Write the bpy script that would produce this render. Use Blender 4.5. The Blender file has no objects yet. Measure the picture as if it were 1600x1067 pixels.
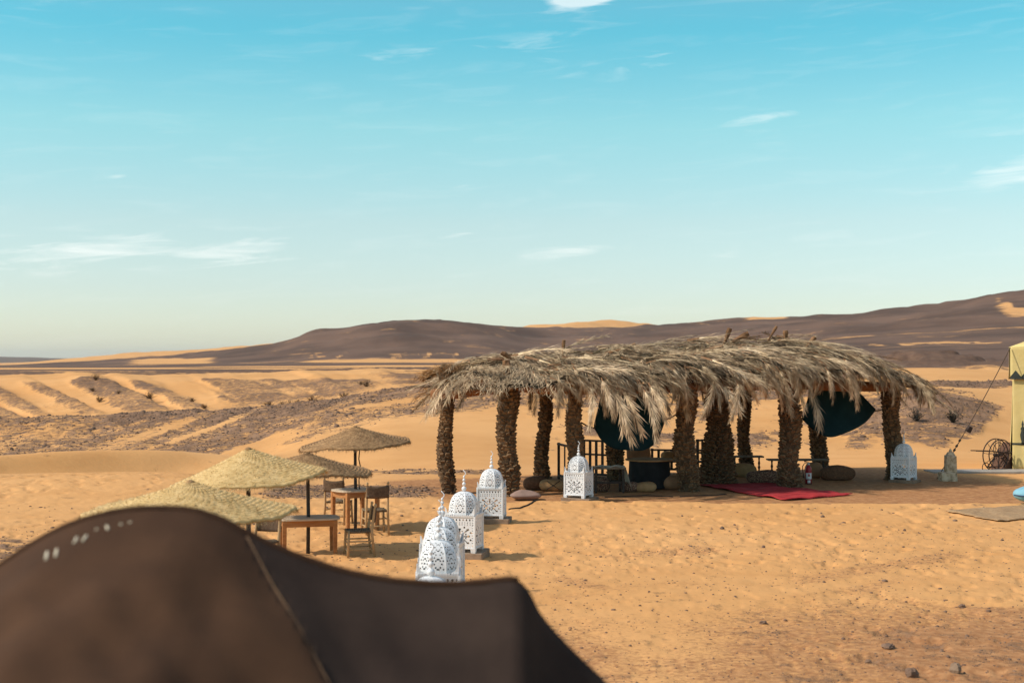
import bpy, math, random
import numpy as np
from mathutils import Vector, Matrix, Euler, Quaternion

random.seed(7); rng = np.random.default_rng(11)
SC = bpy.context.scene
COL = SC.collection
R = math.radians
PI = math.pi

# ------------------------------------------------------------------ camera
EYE = 3.2            # eye height above the camp sand
FPX = 2222.0         # 50 mm on 36 mm, in pixels of a 1600 px wide frame
HOR = 562.0          # row of the eye-level line
cam_d = bpy.data.cameras.new('camera'); cam = bpy.data.objects.new('camera', cam_d); COL.objects.link(cam)
cam.location = (0, 0, EYE); cam.rotation_euler = (R(90), 0, 0)
cam_d.sensor_width = 36; cam_d.lens = 50; cam_d.shift_y = (HOR-533.5)/1600
cam_d.clip_start = 0.05; cam_d.clip_end = 120000
cam_d.dof.use_dof = True; cam_d.dof.focus_distance = 33.5; cam_d.dof.aperture_fstop = 2.4
SC.camera = cam

# ------------------------------------------------------------------ sun, sky, exposure
SUN_EL = R(43); SUN_H = Vector((-0.96, -0.26, 0)).normalized()
sdir = Vector((SUN_H.x*math.cos(SUN_EL), SUN_H.y*math.cos(SUN_EL), math.sin(SUN_EL)))
sun_d = bpy.data.lights.new('sun', 'SUN'); sun_d.energy = 2.6; sun_d.angle = R(1.6); sun_d.color = (1.0, 0.93, 0.82)
sun = bpy.data.objects.new('sun', sun_d); COL.objects.link(sun)
sun.rotation_euler = sdir.to_track_quat('Z', 'Y').to_euler()
SC.view_settings.view_transform = 'Standard'; SC.view_settings.look = 'None'
SC.view_settings.exposure = 0.64; SC.view_settings.gamma = 1.0; SC.view_settings.use_curve_mapping = False
SC.cycles.use_denoising = True
SC.cycles.max_bounces = 5; SC.cycles.diffuse_bounces = 3; SC.cycles.volume_bounces = 0
SC.cycles.caustics_reflective = False; SC.cycles.caustics_refractive = False

world = bpy.data.worlds.new('World'); SC.world = world; world.use_nodes = True
def build_sky():
    nt = world.node_tree; N = nt.nodes; L = nt.links
    for n in list(N): N.remove(n)
    def m(op, a, b=None, clamp=False):
        n = N.new('ShaderNodeMath'); n.operation = op; n.use_clamp = clamp
        for i, v in enumerate((a, b)):
            if v is None: continue
            if isinstance(v, (int, float)): n.inputs[i].default_value = v
            else: L.new(v, n.inputs[i])
        return n.outputs[0]
    out = N.new('ShaderNodeOutputWorld'); bg = N.new('ShaderNodeBackground')
    sky = N.new('ShaderNodeTexSky'); sky.sky_type = 'NISHITA'; sky.sun_disc = False
    sky.sun_elevation = SUN_EL; sky.sun_rotation = math.atan2(sdir.x, sdir.y)
    sky.altitude = 700; sky.air_density = 1.0; sky.dust_density = 0.6; sky.ozone_density = 1.2
    tc = N.new('ShaderNodeTexCoord'); sp = N.new('ShaderNodeSeparateXYZ'); L.new(tc.outputs['Generated'], sp.inputs[0])
    x, y, z = sp.outputs
    # sky tint by height above the horizon; upper unseen stops brightened as added fill
    ramp = N.new('ShaderNodeValToRGB'); cr = ramp.color_ramp; cr.interpolation = 'LINEAR'
    stops = [(0.0, (.83, .85, .86)), (0.05, (.85, .87, .855)), (0.095, (.92, .96, .84)), (0.161, (.78, 1.14, .91)), (0.2245, (.42, 1.13, .965)), (0.33, (.92, 1.22, 1.0)), (0.5, (1.42, 1.24, 1.0)), (1.0, (1.85, 1.40, 1.10))]
    while len(cr.elements) < len(stops): cr.elements.new(0.5)
    for e, (p, c) in zip(cr.elements, stops): e.position = p; e.color = (c[0]/1.85, c[1]/1.85, c[2]/1.85, 1)
    L.new(m('MAXIMUM', z, 0.0), ramp.inputs[0])
    mul = N.new('ShaderNodeMix'); mul.data_type = 'RGBA'; mul.blend_type = 'MULTIPLY'; mul.inputs[0].default_value = 1
    vs = N.new('ShaderNodeVectorMath'); vs.operation = 'SCALE'; L.new(ramp.outputs[0], vs.inputs[0]); vs.inputs['Scale'].default_value = 1.85/1.45
    L.new(sky.outputs[0], mul.inputs[6]); L.new(vs.outputs[0], mul.inputs[7])
    # clouds: thin cirrus streaks at given bearings, broken up by noise
    az = m('ARCTAN2', x, y); el = m('ARCSINE', z)
    cv = N.new('ShaderNodeCombineXYZ'); L.new(m('MULTIPLY', az, 9.0), cv.inputs[0]); L.new(m('MULTIPLY', m('ADD', el, m('MULTIPLY', az, -0.06)), 70.0), cv.inputs[1])
    nz = N.new('ShaderNodeTexNoise'); nz.inputs['Scale'].default_value = 1.6; nz.inputs['Detail'].default_value = 8; nz.inputs['Roughness'].default_value = 0.62
    nz.inputs['Distortion'].default_value = 0.7; L.new(cv.outputs[0], nz.inputs['Vector'])
    nv = nz.outputs[0]
    tot = None
    for (px, py, wx, wy, amp) in [(905, 1, 34, 10, 2.6), (1205, 183, 80, 12, .62), (1580, 270, 70, 17, 1.1), (95, 394, 140, 20, 1.1), (335, 403, 90, 15, .95), (425, 377, 40, 7, .5),
                                  (720, 367, 30, 5, .9), (895, 392, 60, 13, .6), (1020, 98, 55, 13, .55), (600, 88, 90, 8, .45), (1140, 396, 45, 7, .4), (740, 76, 60, 7, .4),
                                  (185, 276, 14, 3, .7), (722, 291, 16, 3, .6), (870, 50, 60, 60, .25), (1400, 360, 200, 40, .18), (60, 30, 150, 22, .2), (1565, 215, 40, 6, .4)]:
        a0 = math.atan2((px-800)/FPX, 1); e0 = math.atan2((HOR-py)/FPX, math.hypot(1, (px-800)/FPX))
        da = m('DIVIDE', m('SUBTRACT', az, a0), 1.35*wx/FPX)
        de = m('DIVIDE', m('ADD', m('SUBTRACT', el, e0), m('MULTIPLY', m('SUBTRACT', az, a0), -0.10)), 1.25*wy/FPX)
        g = m('MULTIPLY', m('EXPONENT', m('MULTIPLY', m('ADD', m('MULTIPLY', da, da), m('MULTIPLY', de, de)), -1.0)), amp)
        tot = g if tot is None else m('ADD', tot, g)
    edge = m('ADD', m('MULTIPLY', m('SUBTRACT', nv, 0.47), 4.2), m('MULTIPLY', m('SUBTRACT', tot, 0.55), 1.1), True)
    body = m('MULTIPLY', edge, m('MINIMUM', m('MULTIPLY', tot, 1.25), 1.0), True)
    veil = m('MULTIPLY', m('MULTIPLY', m('SUBTRACT', nv, 0.52), 1.0, True), 0.7, True)
    fac = m('MULTIPLY', m('ADD', body, veil), 0.52, True)
    cm = N.new('ShaderNodeMix'); cm.data_type = 'RGBA'
    L.new(fac, cm.inputs[0]); L.new(mul.outputs[2], cm.inputs[6]); cm.inputs[7].default_value = (5.2, 5.2, 5.0, 1)
    L.new(cm.outputs[2], bg.inputs[0]); bg.inputs[1].default_value = 0.1035*1.45
    L.new(bg.outputs[0], out.inputs[0])
build_sky()
world.cycles.sampling_method = 'MANUAL'; world.cycles.sample_map_resolution = 256

# ------------------------------------------------------------------ helpers
def P(px, py, d):
    """world point seen at photo pixel (px, py) at distance d along the view axis"""
    return Vector(((px-800)/FPX*d, d, EYE+(HOR-py)/FPX*d))
def G(px, py):
    """camp-floor point (z = 0) under photo pixel"""
    d = FPX*EYE/(py-HOR)
    return Vector(((px-800)/FPX*d, d, 0))

class MB:
    """collects shapes, builds ONE mesh object"""
    def __init__(s): s.v = []; s.f = []
    def add(s, vs, fs):
        o = len(s.v); s.v += [tuple(v) for v in vs]; s.f += [tuple(i+o for i in f) for f in fs]
    def box(s, c, size, rot=None, taper=1.0, jit=0):
        hx, hy, hz = size[0]/2, size[1]/2, size[2]/2
        vs = []
        for z in (-1, 1):
            t = taper if z > 0 else 1
            for (x, y) in ((-1, -1), (1, -1), (1, 1), (-1, 1)):
                vs.append(Vector((x*hx*t+random.uniform(-jit, jit), y*hy*t+random.uniform(-jit, jit), z*hz+random.uniform(-jit, jit))))
        if rot is not None:
            M = rot.to_matrix() if isinstance(rot, (Euler, Quaternion)) else rot
            vs = [M @ v for v in vs]
        vs = [v+Vector(c) for v in vs]
        s.add(vs, [(3, 2, 1, 0), (4, 5, 6, 7), (0, 1, 5, 4), (1, 2, 6, 5), (2, 3, 7, 6), (3, 0, 4, 7)])
        return s
    def bar(s, a, b, w, h, up=(0, 0, 1)):
        a = Vector(a); b = Vector(b); d = (b-a); L = d.length; x = d.normalized()
        y = Vector(up).cross(x)
        if y.length < 1e-4: y = Vector((0, 1, 0)).cross(x)
        y.normalize(); z = x.cross(y)
        M = Matrix((x, y, z)).transposed()
        return s.box((a+b)/2, (L, w, h), M)
    def tube(s, pts, rad, n=8, cap=True, wob=0):
        pts = [Vector(p) for p in pts]
        if isinstance(rad, (int, float)): rad = [rad]*len(pts)
        vs = []; fs = []; prev = None
        for i, p in enumerate(pts):
            t = (pts[min(i+1, len(pts)-1)]-pts[max(i-1, 0)]).normalized()
            if prev is None:
                u = t.cross(Vector((0, 0, 1)))
                if u.length < 1e-3: u = t.cross(Vector((0, 1, 0)))
            else: u = prev-t*prev.dot(t)
            u.normalize(); w = t.cross(u); prev = u
            for k in range(n):
                a = 2*PI*k/n; r = rad[i]*(1+random.uniform(-wob, wob))
                vs.append(p+u*math.cos(a)*r+w*math.sin(a)*r)
        for i in range(len(pts)-1):
            for k in range(n):
                k2 = (k+1) % n
                fs.append((i*n+k, i*n+k2, (i+1)*n+k2, (i+1)*n+k))
        if cap:
            fs.append(tuple(range(n-1, -1, -1))); fs.append(tuple((len(pts)-1)*n+k for k in range(n)))
        s.add(vs, fs); return s
    def lathe(s, prof, n=16, c=(0, 0, 0), cap=True, sx=1, sy=1, rot=0):
        vs = []; fs = []
        for (r, z) in prof:
            for k in range(n):
                a = 2*PI*k/n+rot; vs.append((c[0]+r*math.cos(a)*sx, c[1]+r*math.sin(a)*sy, c[2]+z))
        for i in range(len(prof)-1):
            for k in range(n):
                k2 = (k+1) % n; fs.append((i*n+k, i*n+k2, (i+1)*n+k2, (i+1)*n+k))
        if cap:
            fs.append(tuple(range(n-1, -1, -1))); fs.append(tuple((len(prof)-1)*n+k for k in range(n)))
        s.add(vs, fs); return s
    def grid(s, fn, nu, nv, closed=False):
        vs = [fn(i/(nu-1), j/(nv-1)) for i in range(nu) for j in range(nv)]
        fs = [(i*nv+j, (i+1)*nv+j, (i+1)*nv+j+1, i*nv+j+1) for i in range(nu-1) for j in range(nv-1)]
        s.add(vs, fs); return s
    def build(s, name, mat, parent=None, smooth=False, bevel=0, solid=0, subsurf=0, inner=None):
        me = bpy.data.meshes.new(name); me.from_pydata(s.v, [], s.f); me.update()
        if smooth: me.polygons.foreach_set('use_smooth', [True]*len(me.polygons))
        o = bpy.data.objects.new(name, me); COL.objects.link(o)
        me.materials.append(mat)
        if parent is not None: o.parent = parent
        if solid:
            q = o.modifiers.new('s', 'SOLIDIFY'); q.thickness = solid; q.offset = 0
            if inner: me.materials.append(inner); q.material_offset = 1
        if bevel: q = o.modifiers.new('b', 'BEVEL'); q.width = bevel; q.segments = 2; q.limit_method = 'ANGLE'
        if subsurf: q = o.modifiers.new('u', 'SUBSURF'); q.levels = subsurf; q.render_levels = subsurf
        return o

def np_mesh(name, verts, quads=None, tris=None, mat=None, parent=None, smooth=False):
    me = bpy.data.meshes.new(name)
    nq = 0 if quads is None else len(quads); nt = 0 if tris is None else len(tris)
    me.vertices.add(len(verts)); me.vertices.foreach_set('co', np.asarray(verts, dtype=np.float32).ravel())
    idx = []; 
    if nq: idx.append(np.asarray(quads).ravel())
    if nt: idx.append(np.asarray(tris).ravel())
    idx = np.concatenate(idx).astype(np.int32)
    me.loops.add(len(idx)); me.loops.foreach_set('vertex_index', idx)
    st = np.concatenate([np.arange(nq)*4, nq*4+np.arange(nt)*3]).astype(np.int32)
    me.polygons.add(nq+nt); me.polygons.foreach_set('loop_start', st)
    if smooth: me.polygons.foreach_set('use_smooth', np.ones(nq+nt, dtype=bool))
    me.update(calc_edges=True); me.validate()
    o = bpy.data.objects.new(name, me); COL.objects.link(o)
    if mat: me.materials.append(mat)
    if parent is not None: o.parent = parent
    return o

def tag(o, label=None, cat=None, group=None, kind=None):
    if label: o['label'] = label
    if cat: o['category'] = cat
    if group: o['group'] = group
    if kind: o['kind'] = kind
    return o
def thing(name, label, cat, loc=(0, 0, 0), rz=0, group=None, scale=1.0):
    o = bpy.data.objects.new(name, None); COL.objects.link(o); o.empty_display_size = .2
    o.location = loc; o.rotation_euler = (0, 0, rz); o.scale = (scale,)*3
    return tag(o, label, cat, group)
def copy_tree(o, parent=None):
    c = o.copy(); COL.objects.link(c); c.parent = parent
    for ch in list(o.children): copy_tree(ch, c)
    return c

# ------------------------------------------------------------------ materials
def mat(name, c1, c2=None, rough=0.85, scale=6.0, bump=0.3, bscale=None, stretch=(1, 1, 1), spec=0.25, detail=6, contrast=1.0, c3=None, rnd=0.0, coord='Object', bdist=0.01, trans=0.0):
    m = bpy.data.materials.new(name); m.use_nodes = True
    nt = m.node_tree; N = nt.nodes; L = nt.links; b = N['Principled BSDF']
    b.inputs['Roughness'].default_value = rough; b.inputs['Specular IOR Level'].default_value = spec
    if c2 is None: c2 = tuple(x*0.8 for x in c1)
    tc = N.new('ShaderNodeTexCoord'); mp = N.new('ShaderNodeMapping'); mp.inputs['Scale'].default_value = stretch
    L.new(tc.outputs[coord], mp.inputs[0])
    n = N.new('ShaderNodeTexNoise'); n.inputs['Scale'].default_value = scale; n.inputs['Detail'].default_value = detail; n.inputs['Roughness'].default_value = .6
    L.new(mp.outputs[0], n.inputs['Vector'])
    r = N.new('ShaderNodeValToRGB'); h = .22/contrast
    r.color_ramp.elements[0].position = .5-h; r.color_ramp.elements[1].position = .5+h
    r.color_ramp.elements[0].color = (*c1, 1); r.color_ramp.elements[1].color = (*c2, 1)
    if c3 is not None:
        e = r.color_ramp.elements.new(.5); e.color = (*c3, 1)
    L.new(n.outputs[0], r.inputs[0]); col = r.outputs[0]
    if rnd:
        oi = N.new('ShaderNodeObjectInfo'); hs = N.new('ShaderNodeHueSaturation')
        mr = N.new('ShaderNodeMapRange'); mr.inputs[3].default_value = 1-rnd; mr.inputs[4].default_value = 1+rnd
        L.new(oi.outputs['Random'], mr.inputs[0]); L.new(mr.outputs[0], hs.inputs['Value']); L.new(col, hs.inputs['Color']); col = hs.outputs[0]
    L.new(col, b.inputs['Base Color'])
    if bump:
        n2 = N.new('ShaderNodeTexNoise'); n2.inputs['Scale'].default_value = bscale or scale*4; n2.inputs['Detail'].default_value = 5
        L.new(mp.outputs[0], n2.inputs['Vector'])
        bp = N.new('ShaderNodeBump'); bp.inputs['Strength'].default_value = bump; bp.inputs['Distance'].default_value = bdist
        L.new(n2.outputs[0], bp.inputs['Height']); L.new(bp.outputs[0], b.inputs['Normal'])
    return m

M = {}
M['bark'] = mat('palm_bark', (.035, .020, .012), (.14, .085, .045), .95, 5, .6, 30, bdist=.02)
M['bark_scale'] = mat('palm_bark_scale', (.06, .036, .020), (.34, .205, .105), .95, 7, .5, 40, bdist=.01, c3=(.18, .105, .053))
M['log'] = mat('log_wood', (.16, .065, .025), (.34, .15, .06), .9, 4, .5, 20, stretch=(1, 4, 4))
M['frond'] = mat('dry_frond', (.28, .175, .095), (.70, .525, .345), .8, 4, 0, rnd=.38, c3=(.50, .355, .215), contrast=1.4)
M['rachis'] = mat('pale_frond_rib', (.50, .33, .155), (.80, .62, .38), .6, 4, 0, rnd=.32)
M['thatch'] = mat('dry_thatch', (.16, .10, .052), (.58, .43, .26), .85, 5, 0, c3=(.36, .25, .145), contrast=1.7)
M['thatch_mat'] = mat('thatch_mat', (.12, .08, .045), (.30, .22, .13), .95, 6, .8, 40, bdist=.03)
M['butt'] = mat('frond_butt', (.12, .055, .025), (.32, .17, .08), .85, 6, .3)
M['white_metal'] = mat('white_painted_metal', (.80, .81, .82), (.70, .70, .69), .45, 5, .1, 30, spec=.4, bdist=.003)
M['inner_shade'] = mat('lantern_inner_shade', (.13, .13, .13), (.20, .20, .19), .7, 8, .1)  # inside of the lantern sheet, colour darkened to stand for interior shade
M['stone'] = mat('stone_block', (.18, .115, .075), (.34, .235, .155), .9, 8, .6, 40)
M['wood'] = mat('orange_table_wood', (.30, .115, .035), (.50, .225, .075), .65, 3, .3, 25, stretch=(1, 7, 7), spec=.3)
M['wood_top'] = mat('worn_table_top', (.44, .34, .24), (.60, .48, .35), .95, 4, .25, 25, stretch=(1, 6, 1), spec=.06)
M['chair_wood'] = mat('pale_chair_wood', (.36, .22, .10), (.54, .36, .19), .7, 6, .3, 30, stretch=(5, 5, 1))
M['weave'] = mat('brown_woven_fibre', (.07, .042, .026), (.17, .11, .07), .95, 30, .7, 90)
M['seat_weave'] = mat('seat_woven_fibre', (.10, .07, .045), (.24, .17, .10), .95, 40, .7, 90)
M['straw'] = mat('yellow_straw', (.45, .29, .11), (.70, .49, .23), .9, 8, .4, 60, bdist=.015, c3=(.58, .39, .165))
M['straw_fibre'] = mat('yellow_straw_fibre', (.46, .31, .125), (.72, .53, .27), .85, 8, 0)
M['straw_brown'] = mat('weathered_brown_straw', (.19, .105, .048), (.43, .255, .12), .95, 8, .6, 60, bdist=.02)
M['straw_brown_fibre'] = mat('weathered_straw_fibre', (.24, .14, .07), (.46, .29, .15), .9, 8, 0)
M['pole'] = mat('dark_pole', (.022, .018, .016), (.05, .038, .03), .6, 8, .2, spec=.35)
M['rope'] = mat('dark_rope', (.05, .032, .022), (.12, .08, .05), .95, 30, .4)
M['dark_wood'] = mat('dark_brown_wood', (.028, .020, .016), (.075, .05, .036), .7, 5, .3, 30, stretch=(1, 5, 5), spec=.35)
M['grey_wood'] = mat('greyed_plank', (.15, .11, .08), (.30, .23, .165), .95, 5, .3, 30, stretch=(1, 6, 6), spec=.06)
M['navy'] = mat('dark_teal_cloth', (.005, .022, .027), (.009, .036, .042), .85, 3, .35, 12, bdist=.02, spec=.15)
M['red'] = mat('red_rug', (.30, .022, .025), (.48, .05, .05), .95, 5, .6, 120, c3=(.40, .028, .03))
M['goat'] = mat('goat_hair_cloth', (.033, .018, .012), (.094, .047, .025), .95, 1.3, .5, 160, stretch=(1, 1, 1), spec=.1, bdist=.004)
M['goat_shaded'] = mat('shaded_goat_hair_cloth', (.026, .017, .014), (.052, .034, .026), .95, 2.6, .5, 160, spec=.1, bdist=.004)  # same cloth, colour darkened for the panel turned from the sun
M['goat_seam'] = mat('brown_seam', (.15, .085, .045), (.22, .13, .07), .95, 12, .4, 80)
M['cord'] = mat('cream_cord', (.62, .52, .36), (.74, .66, .50), .9, 30, .3)
M['yellow'] = mat('yellow_canvas', (.62, .46, .16), (.72, .56, .25), .85, 1.5, .4, 6, bdist=.03)
M['yellow_trim'] = mat('dark_green_trim', (.035, .042, .035), (.06, .065, .055), .9, 8, .2)
M['blue'] = mat('pale_blue_fabric', (.16, .36, .46), (.24, .46, .55), .85, 4, .3, 25)
M['blue_edge'] = mat('navy_piping', (.03, .05, .10), (.05, .07, .13), .85, 8, .2)
M['reed'] = mat('reed_mat', (.28, .165, .08), (.48, .31, .165), .95, 12, .8, 90, bdist=.01)
M['pillow'] = mat('mauve_pillow', (.22, .14, .11), (.32, .21, .17), .9, 5, .35, 30)
M['sack'] = mat('khaki_sack', (.30, .165, .07), (.48, .285, .135), .95, 7, .5, 60)
M['carpet_brown'] = mat('brown_carpet_cover', (.10, .048, .028), (.24, .12, .065), .95, 26, .5, 80, c3=(.15, .075, .04))
M['carpet_pattern'] = mat('patterned_carpet_cover', (.07, .035, .028), (.36, .24, .15), .95, 34, .5, 80, contrast=2.2, c3=(.17, .08, .05))
M['tan'] = mat('tan_cushion', (.30, .15, .075), (.45, .24, .125), .9, 4, .3, 20)
M['round_top'] = mat('orange_brown_table_top', (.34, .18, .08), (.48, .28, .14), .9, 4, .2, 20, stretch=(1, 5, 1), spec=.08)
M['black_cloth'] = mat('black_cloth', (.012, .013, .014), (.024, .024, .024), .9, 5, .3, 20)
M['pale_cloth'] = mat('pale_tarp', (.46, .36, .27), (.64, .53, .42), .85, 5, .4, 18)
M['ext_red'] = mat('extinguisher_red', (.34, .012, .018), (.40, .018, .022), .35, 4, .05, spec=.5)
M['label_white'] = mat('white_label', (.72, .70, .68), (.80, .78, .75), .6, 20, 0)
M['ext_black'] = mat('black_rubber', (.012, .012, .012), (.02, .02, .02), .6, 10, .1)
M['iron'] = mat('rusted_iron', (.022, .014, .012), (.06, .032, .022), .75, 14, .3, spec=.4)
M['rust_panel'] = mat('rusted_panel', (.07, .035, .022), (.16, .08, .045), .85, 6, .4)
M['plaster'] = mat('flaking_plaster', (.24, .145, .08), (.64, .50, .34), .9, 7, .7, 30, contrast=1.8, c3=(.50, .37, .235))
M['concrete'] = mat('grey_slab', (.30, .26, .22), (.42, .37, .31), .9, 5, .4, 30)
M['shrub'] = mat('dry_shrub', (.10, .055, .025), (.24, .14, .07), .95, 5, 0, rnd=.2)
M['shrub_dark'] = mat('dark_shrub', (.025, .025, .022), (.07, .06, .045), .95, 5, 0)
M['rock'] = mat('dark_stone', (.10, .062, .045), (.27, .165, .105), .9, 1.3, .4, 12, rnd=0)

# ------------------------------------------------------------------ terrain
def _hash(ix, iy, s):
    h = (ix.astype(np.int64)*374761393+iy.astype(np.int64)*668265263+s*1442695041) & 0xffffffff
    h = ((h ^ (h >> 13))*1274126177) & 0xffffffff
    return ((h ^ (h >> 16)) & 0xffff)/65535.0
def vnoise(x, y, s=0):
    ix = np.floor(x); iy = np.floor(y); fx = x-ix; fy = y-iy
    ux = fx*fx*fx*(fx*(fx*6-15)+10); uy = fy*fy*fy*(fy*(fy*6-15)+10)
    a = _hash(ix, iy, s); b = _hash(ix+1, iy, s); c = _hash(ix, iy+1, s); d = _hash(ix+1, iy+1, s)
    return (a*(1-ux)+b*ux)*(1-uy)+(c*(1-ux)+d*ux)*uy
def fbm(x, y, o=4, s=0, g=.5):
    t = 0; a = 1; n = 0
    for i in range(o):
        t = t+a*vnoise(x*2**i+i*17.3, y*2**i+i*9.1, s+i); n += a; a *= g
    return t/n
def sst(a, b, x):
    t = np.clip((x-a)/(b-a), 0, 1); return t*t*(3-2*t)

def pchip(xs, ys, xq):
    xs = np.array(xs, float); ys = np.array(ys, float); h = np.diff(xs); dl = np.diff(ys)/h
    m = np.zeros(len(xs))
    for i in range(1, len(xs)-1):
        if dl[i-1]*dl[i] > 0:
            w1 = 2*h[i]+h[i-1]; w2 = h[i]+2*h[i-1]; m[i] = (w1+w2)/(w1/dl[i-1]+w2/dl[i])
    m[0] = dl[0]; m[-1] = dl[-1]
    k = np.clip(np.searchsorted(xs, xq)-1, 0, len(xs)-2); t = np.clip((xq-xs[k])/h[k], 0, 1)
    return ys[k]*(2*t**3-3*t*t+1)+h[k]*m[k]*(t**3-2*t*t+t)+ys[k+1]*(-2*t**3+3*t*t)+h[k]*m[k+1]*(t**3-t*t)

# ground relief: for bearings across the valley, (distance, apparent row) of what lies on it
FAR = [(25000, 562.3), (60000, 562)]
PROF = {
 -300: [(38, 744), (40, 757), (46.3, 754), (47.2, 747), (48.4, 715), (49.3, 714), (53.1, 747), (62, 728), (70, 697), (78, 666), (90, 692), (120, 676), (135, 655), (148, 622), (160, 596), (175, 590), (200, 585), (260, 581), (400, 578), (700, 574), (1000, 572), (1500, 570), (3000, 569), (6000, 567), (8500, 559), (9500, 558.5), (11000, 561)],
 0: [(38, 740), (40, 757), (46.3, 754), (47.2, 744), (48.4, 712), (49.3, 711), (53.1, 747), (62, 722), (70, 690), (78, 657), (90, 690), (120, 672), (135, 652), (148, 620), (160, 593), (175, 588), (200, 583), (260, 580), (400, 577), (700, 574), (1000, 571.5), (1500, 570), (3000, 568.5), (6000, 566), (8500, 558), (9500, 557.5), (11000, 561)],
 120: [(38, 738), (40, 757), (46.3, 754), (47.2, 737), (48.4, 705), (49.3, 704), (53.1, 747), (62, 718), (70, 686), (78, 651), (90, 685), (118, 666), (132, 646), (146, 616), (159, 590), (174, 585), (200, 582.5), (260, 579.5), (400, 576.5), (700, 573), (1000, 570), (1250, 565), (1500, 561), (1700, 559.5), (2100, 561), (5000, 563), (8500, 560), (11000, 562)],
 240: [(38, 737), (40, 757), (46.3, 754), (47.2, 736), (48.4, 704), (49.3, 703), (53.1, 747), (62, 714), (70, 680), (78, 645), (90, 682), (115, 658), (130, 640), (145, 612), (158, 591), (175, 586), (200, 582), (260, 579), (400, 575.5), (700, 571), (900, 567), (1050, 564), (1250, 558), (1500, 552), (1700, 550), (2000, 556), (5000, 562)],
 400: [(38, 746), (41, 752), (46, 733), (50, 712), (55, 716), (62, 697), (70, 667), (79, 639), (92, 672), (115, 650), (128, 635), (145, 607), (156, 590), (170, 585), (200, 581), (260, 577), (400, 573), (700, 569), (830, 566), (1000, 553), (1150, 543), (1300, 543), (1600, 540), (2000, 548), (5000, 562)],
 500: [(38, 754), (41, 746), (46, 735), (50, 712), (55, 692), (61, 676), (67, 655), (75, 633), (82, 627), (95, 655), (115, 640), (128, 625), (145, 602), (156, 587), (170, 583), (200, 579), (260, 575), (400, 571), (700, 567), (800, 563), (1000, 538), (1180, 517), (1300, 519), (1600, 526), (5000, 562)],
 620: [(36, 759), (40, 743), (44, 735), (49, 707), (54, 680), (60, 662), (66, 645), (74, 625), (83, 608), (95, 625), (115, 618), (130, 608), (145, 596), (158, 584), (170, 580), (200, 576), (260, 573), (400, 569), (700, 566), (800, 561), (1000, 523), (1200, 498), (1300, 500), (1600, 520), (5000, 562)],
 740: [(37, 755), (42, 735), (46, 722), (52, 692), (58, 666), (64, 643), (72, 616), (80, 594), (95, 610), (115, 602), (130, 595), (150, 584), (170, 579), (200, 576), (260, 572), (400, 569), (700, 566), (800, 561), (1000, 530), (1200, 506.5), (1300, 508), (1600, 522), (5000, 562)],
 850: [(39, 744), (46, 728), (52, 700), (58, 668), (64, 640), (70, 620), (76, 608), (90, 620), (130, 600), (170, 582), (260, 573), (400, 569), (700, 565), (900, 558), (1100, 535), (1350, 515), (1500, 516), (1750, 509), (2200, 525), (5000, 562)],
 930: [(39, 744), (46, 728), (52, 702), (58, 668), (64, 640), (70, 620), (77, 604), (90, 620), (130, 600), (170, 582), (260, 573), (400, 569), (700, 565), (900, 558), (1100, 535), (1350, 514), (1500, 515), (1800, 502.5), (2200, 522), (5000, 562)],
 1040: [(40, 740), (46, 728), (52, 702), (58, 670), (64, 640), (70, 620), (78, 600), (90, 616), (130, 598), (170, 582), (260, 573), (400, 569), (700, 564), (900, 555), (1100, 532), (1300, 509), (1450, 509), (1800, 508), (2200, 525), (5000, 562)],
 1200: [(40, 740), (46, 724), (52, 702), (58, 672), (64, 642), (70, 620), (78, 600), (90, 610), (130, 590), (170, 580), (260, 572), (400, 566), (600, 560), (800, 544), (1000, 520), (1200, 502.5), (1400, 498), (1800, 508), (5000, 562)],
 1330: [(41, 736), (46, 722), (52, 704), (58, 668), (64, 630), (70, 610), (76, 602), (83, 596), (90, 586), (97, 578), (104, 590), (130, 588), (170, 580), (220, 573), (300, 566), (400, 557), (600, 543), (800, 527), (1000, 508), (1250, 491), (1450, 497), (2000, 520), (5000, 562)],
 1450: [(42, 732), (47, 720), (52, 700), (58, 658), (64, 620), (69, 607), (76, 602), (83, 596), (90, 584), (97, 574), (104, 588), (130, 586), (170, 578), (220, 568), (300, 558), (400, 548), (600, 538), (800, 520), (1000, 496), (1250, 478), (1450, 484), (2000, 515), (5000, 562)],
 1600: [(42, 733), (47, 722), (53, 702), (60, 670), (66, 635), (71, 614), (77, 604), (84, 598), (92, 588), (99, 580), (106, 590), (130, 584), (170, 575), (220, 566), (300, 556), (400, 546), (600, 532), (800, 512), (1000, 480), (1250, 457), (1450, 462), (2000, 500), (5000, 562)],
 1950: [(42, 733), (47, 722), (53, 702), (60, 670), (66, 635), (71, 614), (77, 604), (84, 598), (92, 588), (99, 580), (106, 590), (130, 584), (170, 575), (220, 566), (300, 554), (400, 542), (600, 525), (800, 500), (1000, 470), (1250, 445), (1450, 450), (2000, 500), (5000, 562)],
}
KX = np.array(sorted(PROF))
LD = np.linspace(math.log(30), math.log(60000), 5000)
TAB = np.array([pchip([math.log(30)]+[math.log(d) for d, _ in PROF[k]]+[math.log(d) for d, _ in FAR], [HOR+FPX*EYE/30]+[y for _, y in PROF[k]]+[y for _, y in FAR], LD) for k in KX])
TAN = np.gradient(TAB, KX.astype(float), axis=0)
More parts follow.
